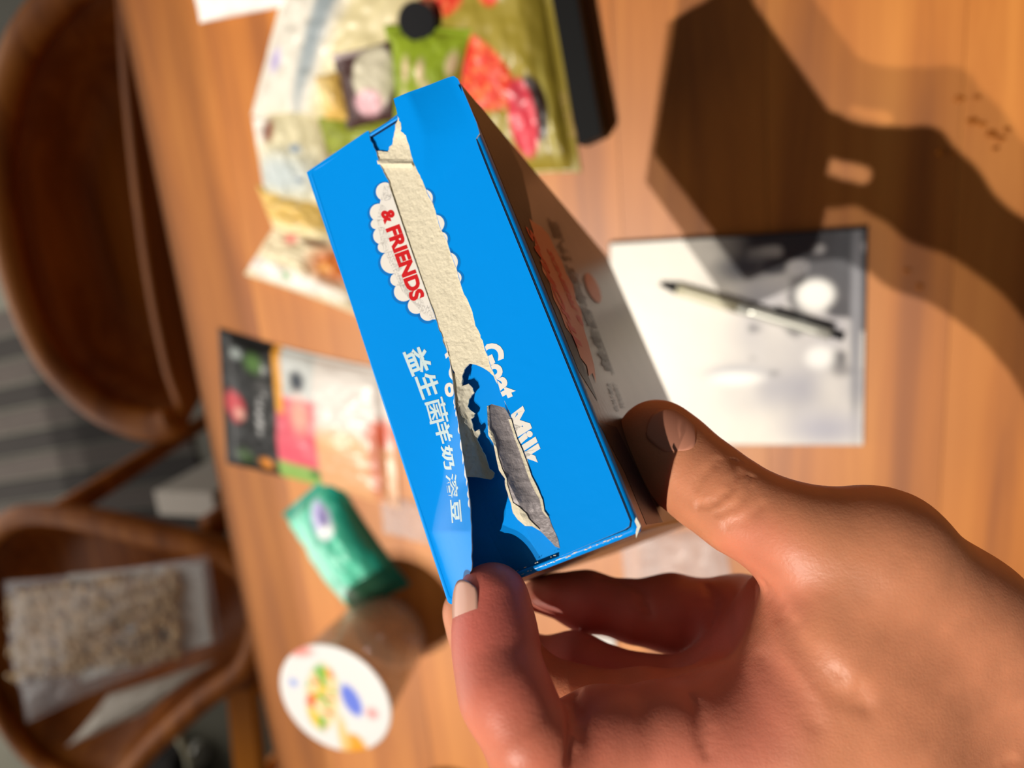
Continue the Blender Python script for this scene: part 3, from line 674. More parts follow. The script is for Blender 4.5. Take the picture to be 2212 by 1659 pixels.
ca = me.color_attributes.new('Col', 'FLOAT_COLOR', 'POINT'); cc = np.ones((len(hv), 4), np.float32); cc[:, :3] = tone; ca.data.foreach_set('color', cc.ravel())
me.materials.append(M['skin']); hb = bpy.data.objects.new('hand_body', me); col.objects.link(hb); adopt(hb, hand_root)
recheck = None
def nail(center, axis, normal, r, length, width, name='fingernail'):
    """curved plate: axis towards the fingertip, normal out of the finger"""
    axis = unit(axis); normal = unit(np.asarray(normal) - axis * np.dot(normal, axis)); side = np.cross(axis, normal)
    nu, nv = 15, 17; V = []; 
    for lay in (0, 1):
        for i in range(nu):
            a = i / (nu - 1) * 2 - 1
            for j in range(nv):
                b = j / (nv - 1) * 2 - 1
                wd = width * (1 - 0.10 * (1 - a) / 2) * (math.sqrt(max(0, 1 - (abs(a) ** 5) * 0.55)))
                th = b * wd / 2 / r
                rr = r + 0.00025 - lay * 0.0009 - 0.0005 * a * a
                V.append(center + axis * (a * length / 2 * (1 - 0.25 * b * b if a > 0 else 1 - 0.42 * b * b)) + normal * (rr * math.cos(th) - r) + side * rr * math.sin(th))
    f = grid_faces(nu, nv) + [tuple(reversed(q)) for q in grid_faces(nu, nv, nu * nv)]
    n = nu * nv
    for i in range(nu - 1): f += [(i * nv, (i + 1) * nv, (i + 1) * nv + n, i * nv + n), (i * nv + nv - 1, i * nv + nv - 1 + n, (i + 1) * nv + nv - 1 + n, (i + 1) * nv + nv - 1)]
    for j in range(nv - 1): f += [(j, j + n, j + 1 + n, j + 1), ((nu - 1) * nv + j, (nu - 1) * nv + j + 1, (nu - 1) * nv + j + 1 + n, (nu - 1) * nv + j + n)]
    o = mesh(name, WV(V), f, M['nail'], hand_root, smooth=True); return recalc(o)
ta = P(1441, 973, 0.2015); tax = P(1420, 952, 0.2025) - P(1530, 1050, 0.195); tn = unit(VD * 0.32 + np.array((0, 0, -0.85)))
nt_ = nail(ta + unit(tn - unit(tax) * tn.dot(unit(tax))) * 0.0125, tax, tn, 0.0120, 0.0135, 0.0132)
M['thumb_nail'] = pbr('thumbnail', L4(206, 138, 112), 0.4, coat=0.1); nt_.data.materials[0] = M['thumb_nail']
ia = P(1064, 1322, 0.1718); iax = P(1064, 1296, 0.173) - P(1071, 1400, 0.168); inn = unit(np.array((-0.80, 0.1, -0.80)))
nail(ia + unit(inn - unit(iax) * inn.dot(unit(iax))) * 0.0092, iax, inn, 0.0090, 0.0135, 0.0108)
# ------------------------------------------------------------------ packets, pad, pen and cup
def bil(c, u, v):
    c = [np.asarray(q, float) for q in c]
    return (c[0][None] * ((1 - u) * (1 - v))[:, None] + c[1][None] * (u * (1 - v))[:, None] + c[2][None] * (u * v)[:, None] + c[3][None] * ((1 - u) * v)[:, None])
def pouch(name, label, cat, px, thick, colfn, base=0.0, seal=0.06, seal_v=0.02, crinkle=0.0015, seed=1, n=(64, 80), pinch=0.04, mat=None, zig=0.0, group=None, corners=None, under=(225, 222, 215), power=0.55):
    """px: the four corners as seen in the photograph, u runs 0->1, v runs 0->3; a filled bag with flat seals at its u ends"""
    c = corners or [onT(x, y, base) for x, y in px]; nu, nv = n
    U, V_ = np.meshgrid(np.linspace(0, 1, nu), np.linspace(0, 1, nv), indexing='ij'); u, v = U.ravel(), V_.ravel()
    uu = np.clip((u - seal) / (1 - 2 * seal), 0, 1); vv = np.clip((v - seal_v) / (1 - 2 * seal_v), 0, 1)
    prof = (np.sin(np.pi * uu) ** power) * (np.sin(np.pi * vv) ** power)
    vp = 0.5 + (v - 0.5) * (1 - pinch * np.sin(np.pi * u) * 1.0)
    up_ = 0.5 + (u - 0.5) * (1 - zig * (np.arange(nv)[None] % 2).repeat(nu, 0).ravel() * (np.abs(u - 0.5) > 0.499))
    p = bil(c, up_, vp)
    cr = (vnoise(u * 9 + 7, v * 9 + 3, seed) - 0.5) + 0.5 * (vnoise(u * 22, v * 22, seed + 1) - 0.5)
    edge = np.clip(np.minimum(np.minimum(u, 1 - u), np.minimum(v, 1 - v)) * 12, 0.15, 1)
    top = p.copy(); top[:, 2] += 0.0012 + thick * prof + crinkle * 1.2 * (cr + 0.75) * edge
    bot = p.copy(); bot[:, 2] += 0.0003
    f = grid_faces(nu, nv); N2 = nu * nv; f += [tuple(reversed(q)) for q in grid_faces(nu, nv, N2)]
    for i in range(nu - 1): f += [(i * nv, i * nv + N2, (i + 1) * nv + N2, (i + 1) * nv), (i * nv + nv - 1, (i + 1) * nv + nv - 1, (i + 1) * nv + nv - 1 + N2, i * nv + nv - 1 + N2)]
    for j in range(nv - 1): f += [(j, j + 1, j + 1 + N2, j + N2), ((nu - 1) * nv + j, (nu - 1) * nv + j + N2, (nu - 1) * nv + j + 1 + N2, (nu - 1) * nv + j + 1)]
    cols = np.vstack([colfn(u, v), np.tile(lin(under), (N2, 1))])
    o = mesh(name, np.vstack([top, bot]), f, mat or M['print'], smooth=True, cols=np.clip(cols, 0, 1)); recalc(o)
    return tag(o, label, cat, group)
base_of = lambda rgb, u: np.tile(lin(rgb), (len(u), 1))
# cream plastic snack bag at the top left
def c_b1(u, v):
    c = base_of((226, 220, 206), u); c = mixc(c, (150, 160, 164), blob(u, v, 0.42, 0.35, 0.07, 0.6, 0.5)); c = mixc(c, (222, 208, 160), sstep(u, 0.48, 0.62))
    c = mixc(c, (120, 112, 96), blob(u, v, 0.78, 0.22, 0.10, 0.022, 0.6, -0.5) * (vnoise(u * 60, v * 8, 3) > 0.4)); c = mixc(c, (188, 176, 214), blob(u, v, 0.16, 0.66, 0.05, 0.07, 0.6))
    return mixc(c, (214, 176, 112), blob(u, v, 0.42, 0.02, 0.05, 0.06, 0.5))
pouch('snack_bag', 'large cream and white plastic snack bag at the top left of the pile', 'bag', [(640, -120), (990, -110), (800, 300), (545, 250)], 0.020, c_b1, 0.0, crinkle=0.003, seed=11, power=0.4)
def c_b2(u, v):
    c = base_of((224, 214, 176), u); c = mixc(c, (190, 200, 200), blob(u, v, 0.35, 0.68, 0.45, 0.22, 0.7)); c = mixc(c, (134, 62, 30), blob(u, v, 0.26, 0.20, 0.10, 0.12, 0.5)); c = mixc(c, (120, 140, 160), blob(u, v, 0.62, 0.42, 0.07, 0.04, 0.6)); c = mixc(c, (120, 140, 160), blob(u, v, 0.62, 0.72, 0.05, 0.025, 0.6))
    return mixc(c, (240, 236, 226), blob(u, v, 0.08, 0.1, 0.15, 0.3, 0.6))
pouch('snack_bag', 'cream snack packet with a small brown fruit print left of the blue box', 'bag', [(548, 255), (716, 200), (745, 470), (575, 430)], 0.015, c_b2, 0.0, crinkle=0.003, seed=12)
def c_b3(u, v): return mixc(base_of((222, 180, 92), u), (240, 214, 150), blob(u, v, 0.3, 0.4, 0.3, 0.3, 0.8))
pouch('snack_packet', 'small golden yellow packet between the cream bag and the green packet', 'packet', [(683, 165), (742, 150), (772, 268), (706, 258)], 0.010, c_b3, 0.020, seed=13, n=(24, 30))
def c_b4(u, v): return mixc(mixc(base_of((224, 188, 104), u), (236, 222, 176), sstep(v, 0.55, 0.8)), (90, 100, 70), blob(u, v, 0.9, 0.45, 0.08, 0.06, 0.6))
pouch('snack_packet', 'yellow-cream packet lying under the left corner of the blue box', 'packet', [(556, 400), (735, 440), (745, 530), (600, 510)], 0.012, c_b4, 0.0, crinkle=0.004, seed=14, n=(40, 40))
def c_i(u, v):
    c = base_of((228, 214, 178), u); c = mixc(c, (240, 236, 232), blob(u, v, 0.35, 0.75, 0.5, 0.14, 0.6)); c = mixc(c, (206, 110, 40), blob(u, v, 0.82, 0.42, 0.22, 0.22, 0.6)); c = mixc(c, (240, 170, 90), blob(u, v, 0.74, 0.46, 0.06, 0.06, 0.7))
    c = mixc(c, (222, 110, 100), blob(u, v, 0.34, 0.16, 0.07, 0.08, 0.8)); c = mixc(c, (120, 70, 40), blob(u, v, 0.62, 0.16, 0.14, 0.04, 0.6)); return mixc(c, (130, 190, 120), blob(u, v, 0.4, 0.72, 0.03, 0.06, 0.7))
pouch('snack_packet', 'clear-ended packet with orange biscuits showing, lowest of the cream packets', 'packet', [(600, 482), (760, 500), (800, 690), (530, 592)], 0.014, c_i, 0.0, crinkle=0.005, seed=15)
# olive pouch with strawberries
def c_f(u, v):
    c = base_of((158, 140, 52), u); c = mixc(c, (126, 110, 36), blob(u, v, 0.9, 0.5, 0.1, 0.6, 0.6)); c = mixc(c, (200, 186, 96), blob(u, v, 0.86, 0.75, 0.015, 0.2, 0.8))
    st = mixc(base_of((226, 62, 40), u), (240, 120, 70), (vnoise(u * 34, v * 60, 6) > 0.62).astype(float))
    b1 = np.maximum(blob(u, v, 0.40, 0.55, 0.27, 0.15, 0.06, 0.35), blob(u, v, 0.28, 0.50, 0.16, 0.12, 0.06)); c = c * (1 - b1[:, None]) + st * b1[:, None]
    b0 = blob(u, v, 0.20, 0.24, 0.20, 0.085, 0.1); c = c * (1 - b0[:, None]) + (st * 0.9) * b0[:, None]
    b4 = blob(u, v, 0.58, 0.20, 0.09, 0.09, 0.15); c = c * (1 - b4[:, None]) + st * b4[:, None]
    c = mixc(c, (44, 26, 22), blob(u, v, 0.765, 0.72, 0.10, 0.14, 0.12, 0.1)); c = mixc(c, (232, 70, 86), blob(u, v, 0.68, 0.76, 0.095, 0.17, 0.12, 0.1)); c = mixc(c, (180, 24, 50), blob(u, v, 0.68, 0.66, 0.05, 0.06, 0.8))
    return c
pouch('fruit_pouch', 'olive-gold pouch printed with large red strawberries', 'pouch', [(880, -140), (1172, -140), (1256, 372), (975, 405)], 0.016, c_f, 0.0, crinkle=0.0028, seed=16, n=(110, 130), power=0.4)
def c_g2(u, v): return mixc(base_of((120, 128, 26), u), (150, 160, 40), vnoise(u * 6, v * 6, 2))
pouch('green_packet', 'dark green packet mostly under the light green packet', 'packet', [(688, 255), (855, 215), (880, 335), (712, 335)], 0.010, c_g2, 0.010, seed=17, n=(36, 36))
def c_dk(u, v):
    c = base_of((70, 44, 42), u); c = mixc(c, (214, 206, 180), blob(u, v, 0.66, 0.42, 0.30, 0.42, 0.12)); c = mixc(c, (226, 176, 184), blob(u, v, 0.55, 0.74, 0.22, 0.17, 0.3)); return mixc(c, (214, 196, 200), blob(u, v, 0.2, 0.04, 0.3, 0.05, 0.5))
pouch('dark_packet', 'dark purple-brown packet with a pale oval print', 'packet', [(720, 118), (858, 84), (868, 258), (752, 282)], 0.010, c_dk, 0.022, seed=18, n=(48, 48))
def c_gr(u, v):
    c = base_of((146, 166, 40), u); c = mixc(c, (122, 142, 26), vnoise(u * 5, v * 5, 8) * 0.6)
    for a, b in ((0.36, 0.30), (0.38, 0.52), (0.30, 0.90), (0.62, 0.28), (0.55, 0.62)): c = mixc(c, (216, 190, 150), blob(u, v, a, b, 0.10, 0.06, 0.6))
    return mixc(c, (70, 96, 60), blob(u, v, 0.76, 0.40, 0.04, 0.22, 0.5) * (vnoise(u * 30, v * 30, 5) > 0.45))
pouch('green_packet', 'light green packet with pointed ends on top of the strawberry pouch', 'packet', [(830, 55), (840, 325), (1000, 320), (1022, 64)], 0.014, c_gr, 0.019, seal=0.05, seed=19, pinch=0.22, crinkle=0.002)
o = tag(mesh('round_tin', *tube_vf([onT(900, 46, 0.017), onT(900, 46, 0.030)], [0.0135, 0.0125], 28), M['black_plastic'], smooth=False), 'small black round tin beside the strawberry pouch', 'tin')
# tissue at the top edge
def c_w(u, v): return base_of((240, 238, 234), u)
pouch('napkin', 'folded white paper strip at the top left of the table', 'napkin', [(408, -40), (434, 50), (642, 10), (640, -80)], 0.006, c_w, 0.0, seal=0.0, crinkle=0.0015, seed=20, n=(30, 40), mat=M['matt_print'])
# black box
def prism(name, label, cat, px, h0, h1, mat, bev=0.001, group=None):
    b = [onT(x, y, h0) for x, y in px]; bm = bmesh.new()
    lo = [bm.verts.new(p) for p in b]; hi = [bm.verts.new((p[0], p[1], TAB + h1)) for p in b]; n = len(b)
    bm.faces.new(lo[::-1]); bm.faces.new(hi)
    for i in range(n): bm.faces.new((lo[i], lo[(i + 1) % n], hi[(i + 1) % n], hi[i]))
    bmesh.ops.recalc_face_normals(bm, faces=bm.faces)
    if bev: bmesh.ops.bevel(bm, geom=list(bm.edges), offset=bev, segments=2, affect='EDGES')
    bm.verts.index_update(); V = [tuple(p.co) for p in bm.verts]; f = [[p.index for p in q.verts] for q in bm.faces]; bm.free()
    return V, f, b
V, f, b = prism('x', '', '', [(1186, -140), (1240, -140), (1318, 296), (1268, 318)], 0.0, 0.032, None)
bb = thing('black_box', 'narrow matt black box standing beside the strawberry pouch', 'box', np.mean(b, 0))
mesh('box_body', V, f, M['black_card'], bb)
tv, tf = font_vf('BLACK TEA', 0.02); a = onT(1276, 290, 0.0322); e_ = onT(1256, 202, 0.0322); al = unit(e_ - a); pe = np.array((al[1], -al[0], 0)); 
tw = tv[:, 0].max(); mesh('gold_lettering', [onT(1276, 290, 0.0323) * 0 + a - np.array((0.010, 0, 0)) + al * (x / tw * 0.030) + pe * (-y * 0.006) for x, y in tv], tf, M['gold_ink'], bb)
# black, pink and white pouch
def c_j(u, v):
    c = base_of((226, 218, 210), u); c = mixc(c, (226, 168, 120), sstep(v, 0.42, 0.6) * sstep(u, 0.5, 0.6)); c = mixc(c, (222, 96, 62), blob(u, v, 0.94, 0.46, 0.08, 0.10, 0.5)); c = mixc(c, (206, 120, 90), blob(u, v, 0.90, 0.72, 0.03, 0.25, 0.7))
    c = mixc(c, (244, 208, 160), blob(u, v, 0.72, 0.56, 0.1, 0.08, 0.6) * 0.6)
    m = sstep(u, 0.60, 0.57) ; c = mixc(c, (222, 84, 104), m * sstep(v, 0.28, 0.36)); c = mixc(c, (205, 208, 205), m * sstep(v, 0.36, 0.28)); c = mixc(c, (60, 66, 76), blob(u, v, 0.49, 0.20, 0.045, 0.07, 0.5)); c = mixc(c, (240, 170, 150), blob(u, v, 0.50, 0.45, 0.05, 0.12, 0.8)); c = mixc(c, (140, 176, 90), m * sstep(v, 0.82, 0.86)); c = mixc(c, (40, 110, 50), blob(u, v, 0.56, 0.88, 0.03, 0.03, 0.6))
    k = sstep(u - 0.03 * np.sin(v * 3.2), 0.345, 0.325); c = mixc(c, (230, 160, 50), sstep(u - 0.03 * np.sin(v * 3.2), 0.39, 0.37) * sstep(v, 0.5, 0.42)); c = mixc(c, (20, 20, 20), k)
    c = mixc(c, (210, 60, 70), blob(u, v, 0.09, 0.52, 0.075, 0.11, 0.3)); c = mixc(c, (240, 180, 160), blob(u, v, 0.13, 0.56, 0.03, 0.04, 0.8)); c = mixc(c, (170, 180, 176), blob(u, v, 0.12, 0.13, 0.035, 0.035, 0.6)); c = mixc(c, (70, 110, 36), blob(u, v, 0.23, 0.16, 0.05, 0.06, 0.7)); c = mixc(c, (230, 140, 30), blob(u, v, 0.27, 0.90, 0.04, 0.04, 0.6)); c = mixc(c, (60, 90, 40), blob(u, v, 0.14, 0.88, 0.05, 0.05, 0.7))
    return mixc(c, (180, 180, 180), blob(u, v, 0.26, 0.54, 0.02, 0.13, 0.4) * (vnoise(u * 20, v * 60, 4) > 0.35))
pouch('fruit_pouch', 'black, pink and white pouch left of the blue box', 'pouch', [(474, 708), (846, 800), (866, 1100), (492, 1000)], 0.010, c_j, 0.0, crinkle=0.0018, seed=21, n=(120, 110), power=0.35)
# teal packet
def c_k(u, v):
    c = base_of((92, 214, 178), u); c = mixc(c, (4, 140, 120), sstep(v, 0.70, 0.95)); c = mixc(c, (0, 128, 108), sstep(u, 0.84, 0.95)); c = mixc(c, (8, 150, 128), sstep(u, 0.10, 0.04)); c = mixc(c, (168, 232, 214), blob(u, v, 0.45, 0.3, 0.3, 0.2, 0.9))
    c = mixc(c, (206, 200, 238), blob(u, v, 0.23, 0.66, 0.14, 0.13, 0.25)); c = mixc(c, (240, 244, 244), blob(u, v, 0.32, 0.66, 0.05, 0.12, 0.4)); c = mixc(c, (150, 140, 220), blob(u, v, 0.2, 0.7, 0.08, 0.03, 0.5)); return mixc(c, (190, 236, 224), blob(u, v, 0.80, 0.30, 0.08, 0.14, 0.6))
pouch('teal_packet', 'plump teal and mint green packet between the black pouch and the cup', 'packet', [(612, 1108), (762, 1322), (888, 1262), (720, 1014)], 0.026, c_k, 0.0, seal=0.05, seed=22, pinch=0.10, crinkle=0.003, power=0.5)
# cup of fruit with a white printed lid
def ell(c, r, z0, r1, z1): pass
CH_ = 0.100; lid_c = onT(722, 1510, CH_); base_c = lid_c.copy(); base_c[2] = TAB
cupt = thing('fruit_cup', 'clear plastic fruit dessert cup with a white printed foil lid', 'cup', base_c)
rc = 0.051
def lathe(prof, c, n=48):
    V = []; 
    for r, z in prof:
        for k in range(n): V.append((c[0] + r * math.cos(2 * math.pi * k / n), c[1] + r * math.sin(2 * math.pi * k / n), c[2] + z))
    Fc = [(i * n + k, i * n + (k + 1) % n, (i + 1) * n + (k + 1) % n, (i + 1) * n + k) for i in range(len(prof) - 1) for k in range(n)]
    return V, Fc
V, Fc = lathe([(0.0005, 0.0004), (0.036, 0.0004), (0.040, 0.002), (0.042, 0.012), (0.045, 0.055), (0.047, 0.094), (0.0505, 0.096), (0.0505, 0.0985), (0.045, 0.0980)], base_c); mesh('cup_wall', V, Fc, M['cup'], cupt, smooth=True)
V, Fc = lathe([(0.0005, 0.0015), (0.037, 0.0018), (0.0405, 0.013), (0.0432, 0.045), (0.0442, 0.070), (0.0005, 0.070)], base_c); mesh('fruit_filling', V, Fc, M['jelly'], cupt, smooth=True)
nr, na = 28, 72; V = []; U_ = []
for i in range(nr):
    for k in range(na):
        r = rc * (i + 0.02) / (nr - 1); th = 2 * math.pi * k / na; V.append((base_c[0] + r * math.cos(th), base_c[1] + r * math.sin(th), base_c[2] + 0.0996 - 0.0008 * (i / nr) ** 8)); U_.append((r * math.cos(th) / rc, r * math.sin(th) / rc))
U_ = np.array(U_); a, b = U_[:, 0], U_[:, 1]
c = base_of((232, 230, 228), a); pic = blob(a, b, -0.22, 0.0, 0.30, 0.66, 0.15, -0.25)
fr = mixc(mixc(mixc(base_of((240, 214, 160), a), (236, 196, 50), (vnoise(a * 6 + 9, b * 6 + 9, 3) > 0.55) * 1.0), (120, 180, 60), (vnoise(a * 7 + 20, b * 7 + 9, 5) > 0.68) * 1.0), (226, 110, 60), (vnoise(a * 7 + 5, b * 7 + 30, 7) > 0.72) * 1.0)
c = c * (1 - pic[:, None]) + fr * pic[:, None]; c = mixc(c, (96, 120, 226), blob(a, b, 0.32, 0.02, 0.16, 0.30, 0.25, 0.3)); c = mixc(c, (150, 170, 230), blob(a, b, -0.72, 0.22, 0.08, 0.08, 0.5)); c = mixc(c, (240, 150, 150), blob(a, b, 0.66, -0.18, 0.10, 0.10, 0.6)); c = mixc(c, (240, 150, 140), blob(a, b, -0.55, 0.85, 0.3, 0.12, 0.4))
c = mixc(c, (240, 160, 20), blob(a, b, 0.22, -0.92, 0.24, 0.30, 0.15)); c = mixc(c, (240, 200, 130), blob(a, b, 0.05, -0.7, 0.09, 0.4, 0.5))
f = [(i * na + k, i * na + (k + 1) % na, (i + 1) * na + (k + 1) % na, (i + 1) * na + k) for i in range(nr - 1) for k in range(na)] + [tuple(range(na))[::-1]]
o = mesh('foil_lid', V, f, M['print'], cupt, smooth=True, cols=c); md = o.modifiers.new('thick', 'SOLIDIFY'); md.thickness = 0.0006; md.offset = -1
# sketch pad with grey wash picture
pc = [onT(1318, 524), onT(1872, 490), onT(1863, 957), onT(1318, 955)]
pad = thing('sketch_pad', 'white pad with a loose grey ink-wash picture lying under the pen', 'pad', np.mean(pc, 0))
def slab(c, h0, h1):
    V = [(q[0], q[1], TAB + h0) for q in c] + [(q[0], q[1], TAB + h1) for q in c]
    return V, [(3, 2, 1, 0), (4, 5, 6, 7), (0, 1, 5, 4), (1, 2, 6, 5), (2, 3, 7, 6), (3, 0, 4, 7)]
V, f = slab(pc, 0.0003, 0.0050); recalc(mesh('backing_board', V, f, M['black_plastic'], pad))
nu, nv = 150, 120; Ug, Vg = np.meshgrid(np.linspace(0, 1, nu), np.linspace(0, 1, nv), indexing='ij'); u, v = Ug.ravel(), Vg.ravel()
ic = [pc[0] + (pc[2] - pc[0]) * 0.006, pc[1] + (pc[3] - pc[1]) * 0.008, pc[2] + (pc[0] - pc[2]) * 0.003, pc[3] + (pc[1] - pc[3]) * 0.003]
q = bil(ic, u, v); q[:, 2] = TAB + 0.0056
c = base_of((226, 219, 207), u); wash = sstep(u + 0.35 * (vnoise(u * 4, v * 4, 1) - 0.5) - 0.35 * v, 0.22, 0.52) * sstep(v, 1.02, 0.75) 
c = mixc(c, (160, 158, 166), wash * (0.35 + 0.65 * vnoise(u * 9, v * 7, 2))); dark = wash * sstep(vnoise(u * 12 + 3, v * 14, 3) - 1.2 * v, 0.05, 0.35) ; c = mixc(c, (58, 56, 62), dark)  # ink picture whose dark top also paints in the carton's shadow
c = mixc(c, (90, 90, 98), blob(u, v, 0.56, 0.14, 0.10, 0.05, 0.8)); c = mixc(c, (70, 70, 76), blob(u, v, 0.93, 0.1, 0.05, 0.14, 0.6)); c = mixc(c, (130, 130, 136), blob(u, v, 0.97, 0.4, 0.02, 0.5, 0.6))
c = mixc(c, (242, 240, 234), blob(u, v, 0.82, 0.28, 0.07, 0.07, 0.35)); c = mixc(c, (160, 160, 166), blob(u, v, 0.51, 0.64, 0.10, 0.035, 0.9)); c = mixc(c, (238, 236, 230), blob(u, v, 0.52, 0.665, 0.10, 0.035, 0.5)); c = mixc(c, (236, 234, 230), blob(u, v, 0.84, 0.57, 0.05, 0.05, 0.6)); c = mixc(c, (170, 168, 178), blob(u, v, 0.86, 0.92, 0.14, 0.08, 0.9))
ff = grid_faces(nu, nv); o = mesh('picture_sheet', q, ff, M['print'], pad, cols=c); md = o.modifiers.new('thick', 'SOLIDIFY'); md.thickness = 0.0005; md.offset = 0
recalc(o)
# pen
tip, end = onT(1424, 614, 0.0105), onT(1822, 730, 0.0105); pd = unit(end - tip); Lp = np.linalg.norm(end - tip)
pen = thing('pen', 'slim cream and silver pen with a black tip lying across the pad', 'pen', (tip + end) / 2 - np.array((0, 0, 0.0045)))
def seg(name, a, b, r0, r1, mat, n=6):
    pts = [tip + pd * (Lp * (a + (b - a) * i / n)) for i in range(n + 1)]; rr = [r0 + (r1 - r0) * i / n for i in range(n + 1)]
    V, Fc = tube_vf(pts, rr, 20); return mesh(name, V, Fc, mat, pen, smooth=True)
seg('pen_tip', 0.0, 0.10, 0.0007, 0.0036, M['black_plastic']); seg('grip', 0.10, 0.44, 0.0040, 0.0045, M['cream_plastic']); seg('barrel', 0.44, 0.93, 0.0045, 0.0043, M['metal']); seg('push_button', 0.93, 1.0, 0.0022, 0.0022, M['black_plastic'])
V, Fc = tube_vf([tip + pd * Lp * t + np.array((0.0018, 0.0042, 0.002)) for t in (0.62, 0.8, 0.94)], [0.0009] * 3, 8, squash=(1.4, 0.8)); mesh('clip', V, Fc, M['black_plastic'], pen, smooth=True)
# small bits
V, f, b = prism('x', '', '', [(1236, 1352), (1330, 1372), (1332, 1400), (1240, 1392)], 0.0, 0.006, None, 0.001); tag(mesh('paper_scrap', V, f, M['paper']), 'small folded white paper scrap seen through the gap between the fingers', 'paper')
def c_cl(u, v): return mixc(base_of((206, 198, 190), u), (120, 132, 140), blob(u, v, 0.42, 0.55, 0.2, 0.28, 0.6))
pouch('film_wrapper', 'crumpled clear plastic wrapper behind the thumb', 'wrapper', [(1340, 1150), (1560, 1140), (1580, 1250), (1350, 1262)], 0.006, c_cl, 0.0, crinkle=0.004, seed=31, n=(40, 40), mat=M['film'])
pouch('film_wrapper', 'torn clear plastic wrapper between the black pouch and the blue box', 'wrapper', [(820, 1060), (930, 1090), (945, 1180), (830, 1150)], 0.005, c_cl, 0.0, crinkle=0.004, seed=32, n=(40, 40), mat=M['film'])
dc = onT(985, 1760); V, Fc = lathe([(0.0005, 0.001), (0.030, 0.001), (0.044, 0.006), (0.052, 0.016), (0.050, 0.0165), (0.042, 0.008), (0.0005, 0.004)], dc); tag(mesh('sauce_dish', V, Fc, M['foil_dark'], smooth=True), 'dark brown round dish at the bottom edge of the photo', 'dish')
# crumbs on the bare wood
rs = random.Random(7)
for (x, y, s) in ((2098, 262, 1.6), (2120, 268, 1.2), (2140, 290, 1.8), (2070, 214, 1.5), (2160, 300, 1.3), (2110, 210, 1.1), (2030, 330, 1.4), (1958, 585, 1.2), (1985, 620, 1.3), (2150, 320, 1.0), (2175, 280, 1.1), (2060, 330, 1.0)):
    c0 = onT(x, y, 0.0); bm = bmesh.new(); bmesh.ops.create_icosphere(bm, subdivisions=2, radius=0.0016 * s)
    for p in bm.verts: p.co = Vector((p.co.x * rs.uniform(0.8, 1.6), p.co.y * rs.uniform(0.6, 1.0), p.co.z * 0.5)) * rs.uniform(0.85, 1.1) + Vector((c0[0], c0[1], TAB + 0.0012 * s))
    bm.verts.index_update(); V = [tuple(p.co) for p in bm.verts]; f = [[p.index for p in qf.verts] for qf in bm.faces]; bm.free()
    tag(mesh('crumb', V, f, M['chair']), 'small brown crumb on the bare wood at the upper right', 'crumb', 'crumbs on the bare wood')
# ------------------------------------------------------------------ on and under the far chairs
def c_bag(u, v): return base_of((190, 186, 182), u)
ZB = 0.545 - TAB
bagc = [at(10, 1255, 0.60), at(450, 1200, 0.62), at(480, 1380, 0.60), at(60, 1560, 0.60)]
o = pouch('snack_bag', 'big clear zip bag full of beige kernels on the lower chair', 'bag', None, 0.045, c_bag, crinkle=0.008, seed=41, corners=bagc, mat=M['film'], power=0.35)
tray = [at(150, 1240, 0.606), at(440, 1215, 0.612), at(462, 1385, 0.606), at(180, 1470, 0.606)]
V = [tuple(q) for q in tray] + [tuple(q + np.array((0, 0, 0.004))) for q in tray]; recalc(tag(mesh('paper_liner', V, [(3, 2, 1, 0), (4, 5, 6, 7), (0, 1, 5, 4), (1, 2, 6, 5), (2, 3, 7, 6), (3, 0, 4, 7)], M['paper']), 'off-white card liner inside the bag of kernels', 'card'))
rs = random.Random(3); V = []; Fc = []
bm = bmesh.new(); bmesh.ops.create_icosphere(bm, subdivisions=1, radius=1.0); iv = [p.co.copy() for p in bm.verts]; bm.verts.index_update(); jf = [[p.index for p in q.verts] for q in bm.faces]; bm.free()
for k in range(900):
    px = rs.uniform(20, 385); py = 1215 + (385 - px) * 0.14 + rs.uniform(15, 205)
    if px < 40 and rs.random() < 0.5: continue
    z = 0.616 + rs.uniform(0, 0.014) * (1 - abs(px - 230) / 240) ; c0 = at(px, py, z); r = rs.uniform(0.004, 0.0065); a = rs.uniform(0, 3.14); n0 = len(V)
    for p in iv:
        xx, yy = p.x * r * 1.5, p.y * r; V.append((c0[0] + xx * math.cos(a) - yy * math.sin(a), c0[1] + xx * math.sin(a) + yy * math.cos(a), c0[2] + p.z * r * 0.8))
    Fc += [[i + n0 for i in q] for q in jf]
tag(mesh('kernels', V, Fc, M['kernel'], smooth=True), 'beige and tan kernels filling the clear bag', 'nuts', kind='stuff')
pouch('paper_bag', 'crumpled off-white paper bag end hanging below the clear bag', 'bag', None, 0.012, lambda u, v: base_of((206, 196, 182), u), crinkle=0.004, seed=42, corners=[at(145, 1612, 0.59), at(235, 1500, 0.59), at(470, 1425, 0.59), at(330, 1530, 0.59)], mat=M['matt_print'], n=(30, 30))
# flat strips on the floor, the dark ones standing in for shadows
matt = thing('shadow_stripes', 'charcoal and grey strips painting shadows on the floor between the chairs', 'mat', (at(200, 1000, 0)[0], at(200, 1000, 0)[1], 0))
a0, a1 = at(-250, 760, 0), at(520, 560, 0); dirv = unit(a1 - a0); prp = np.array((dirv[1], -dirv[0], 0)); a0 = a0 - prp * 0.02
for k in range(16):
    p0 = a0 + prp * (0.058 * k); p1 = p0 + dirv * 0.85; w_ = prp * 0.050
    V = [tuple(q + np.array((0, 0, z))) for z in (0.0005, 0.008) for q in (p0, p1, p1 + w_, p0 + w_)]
    recalc(mesh('shadow_strip', V, [(3, 2, 1, 0), (4, 5, 6, 7), (0, 1, 5, 4), (1, 2, 6, 5), (2, 3, 7, 6), (3, 0, 4, 7)], M['shade_cart_dark'] if k % 2 else M['floor_strip_grey'], matt))
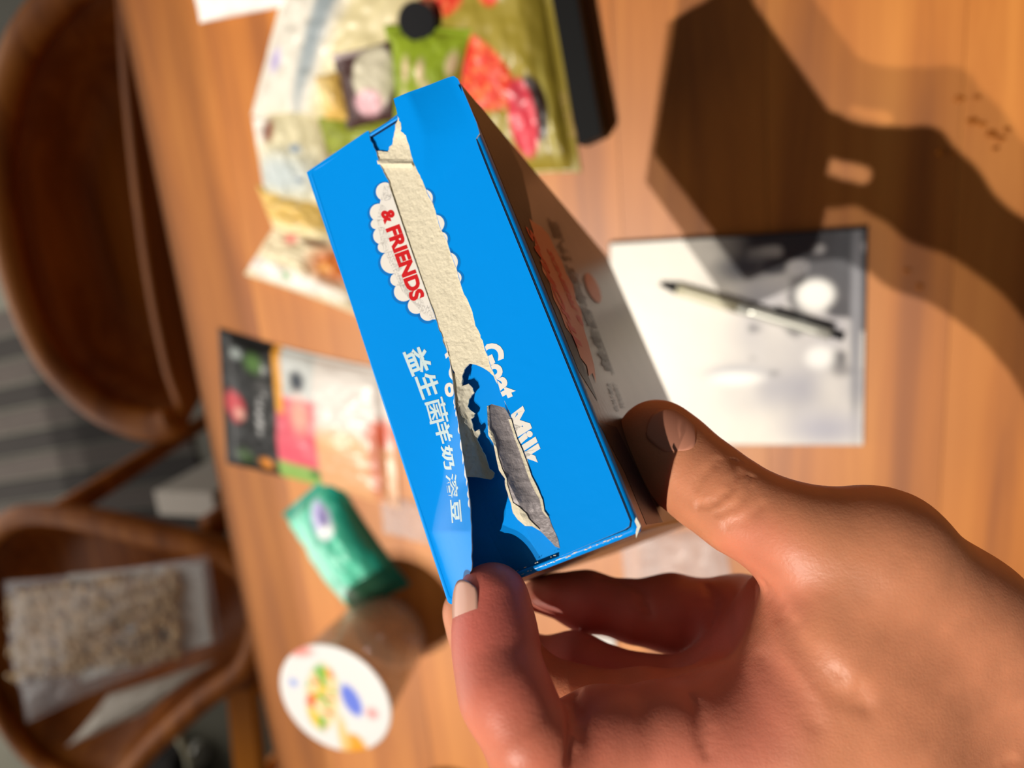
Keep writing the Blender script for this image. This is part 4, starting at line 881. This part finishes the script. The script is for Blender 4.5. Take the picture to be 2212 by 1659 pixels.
# orange stool leg, toy wheel and pale box low down
sq = [at(482, 1478, 0.46), at(542, 1470, 0.46), at(575, 1760, 0.46), at(512, 1770, 0.46)]; so = np.mean(sq, 0); st = thing('stool', 'bright orange plastic stool beside the table edge', 'stool', (so[0], so[1], 0))
bm = bmesh.new(); lo_s = [bm.verts.new(q - np.array((0, 0, 0.02))) for q in sq]; hi_s = [bm.verts.new(q) for q in sq]; bm.faces.new(lo_s[::-1]); bm.faces.new(hi_s)
for i in range(4): bm.faces.new((lo_s[i], lo_s[(i + 1) % 4], hi_s[(i + 1) % 4], hi_s[i]))
bmesh.ops.recalc_face_normals(bm, faces=bm.faces); bmesh.ops.bevel(bm, geom=list(bm.edges), offset=0.005, segments=3, affect='EDGES'); bm.verts.index_update()
mesh('seat', [tuple(p.co) for p in bm.verts], [[p.index for p in q.verts] for q in bm.faces], M['orange'], st); bm.free()
for q in sq:
    a = q + (so - q) * 0.22; V, Fc = tube_vf([(q[0], q[1], 0), (a[0], a[1], 0.44)], [0.011, 0.013], 14); mesh('leg', V, Fc, M['orange'], st, smooth=True)
wc = at(335, 1640, 0.05); wh = thing('toy_cart', 'dark toy cart with a pale handle on the floor under the lower chair', 'toy', (wc[0], wc[1], 0))
V, f = box_vf(wc[0] - 0.10, wc[0] + 0.12, wc[1] - 0.12, wc[1] + 0.06, 0.03, 0.11, 0.012); mesh('cart_body', V, f, M['shade_cart_dark'], wh)
for sx, sy in ((-0.10, 0.02), (0.12, 0.02), (-0.10, -0.09), (0.12, -0.09)):
    V, Fc = tube_vf([(wc[0] + sx - 0.012, wc[1] + sy, 0.032), (wc[0] + sx + 0.012, wc[1] + sy, 0.032)], 0.032, 24); mesh('wheel', V, Fc, M['metal'], wh)
V, Fc = tube_vf([at(352, 1540, 0.13), at(375, 1575, 0.16), at(405, 1625, 0.16), at(412, 1665, 0.13)], 0.009, 10); mesh('handle', V, Fc, M['cream_plastic'], wh, smooth=True)
V, f = box_vf(*(lambda a, b: (a[0], b[0], b[1], a[1]))(at(330, 1060, 0.2), at(470, 1120, 0.2)), 0.0, 0.2, 0.004); tag(mesh('storage_box', V, f, M['wall']), 'pale grey box on the floor beyond the table edge', 'box')
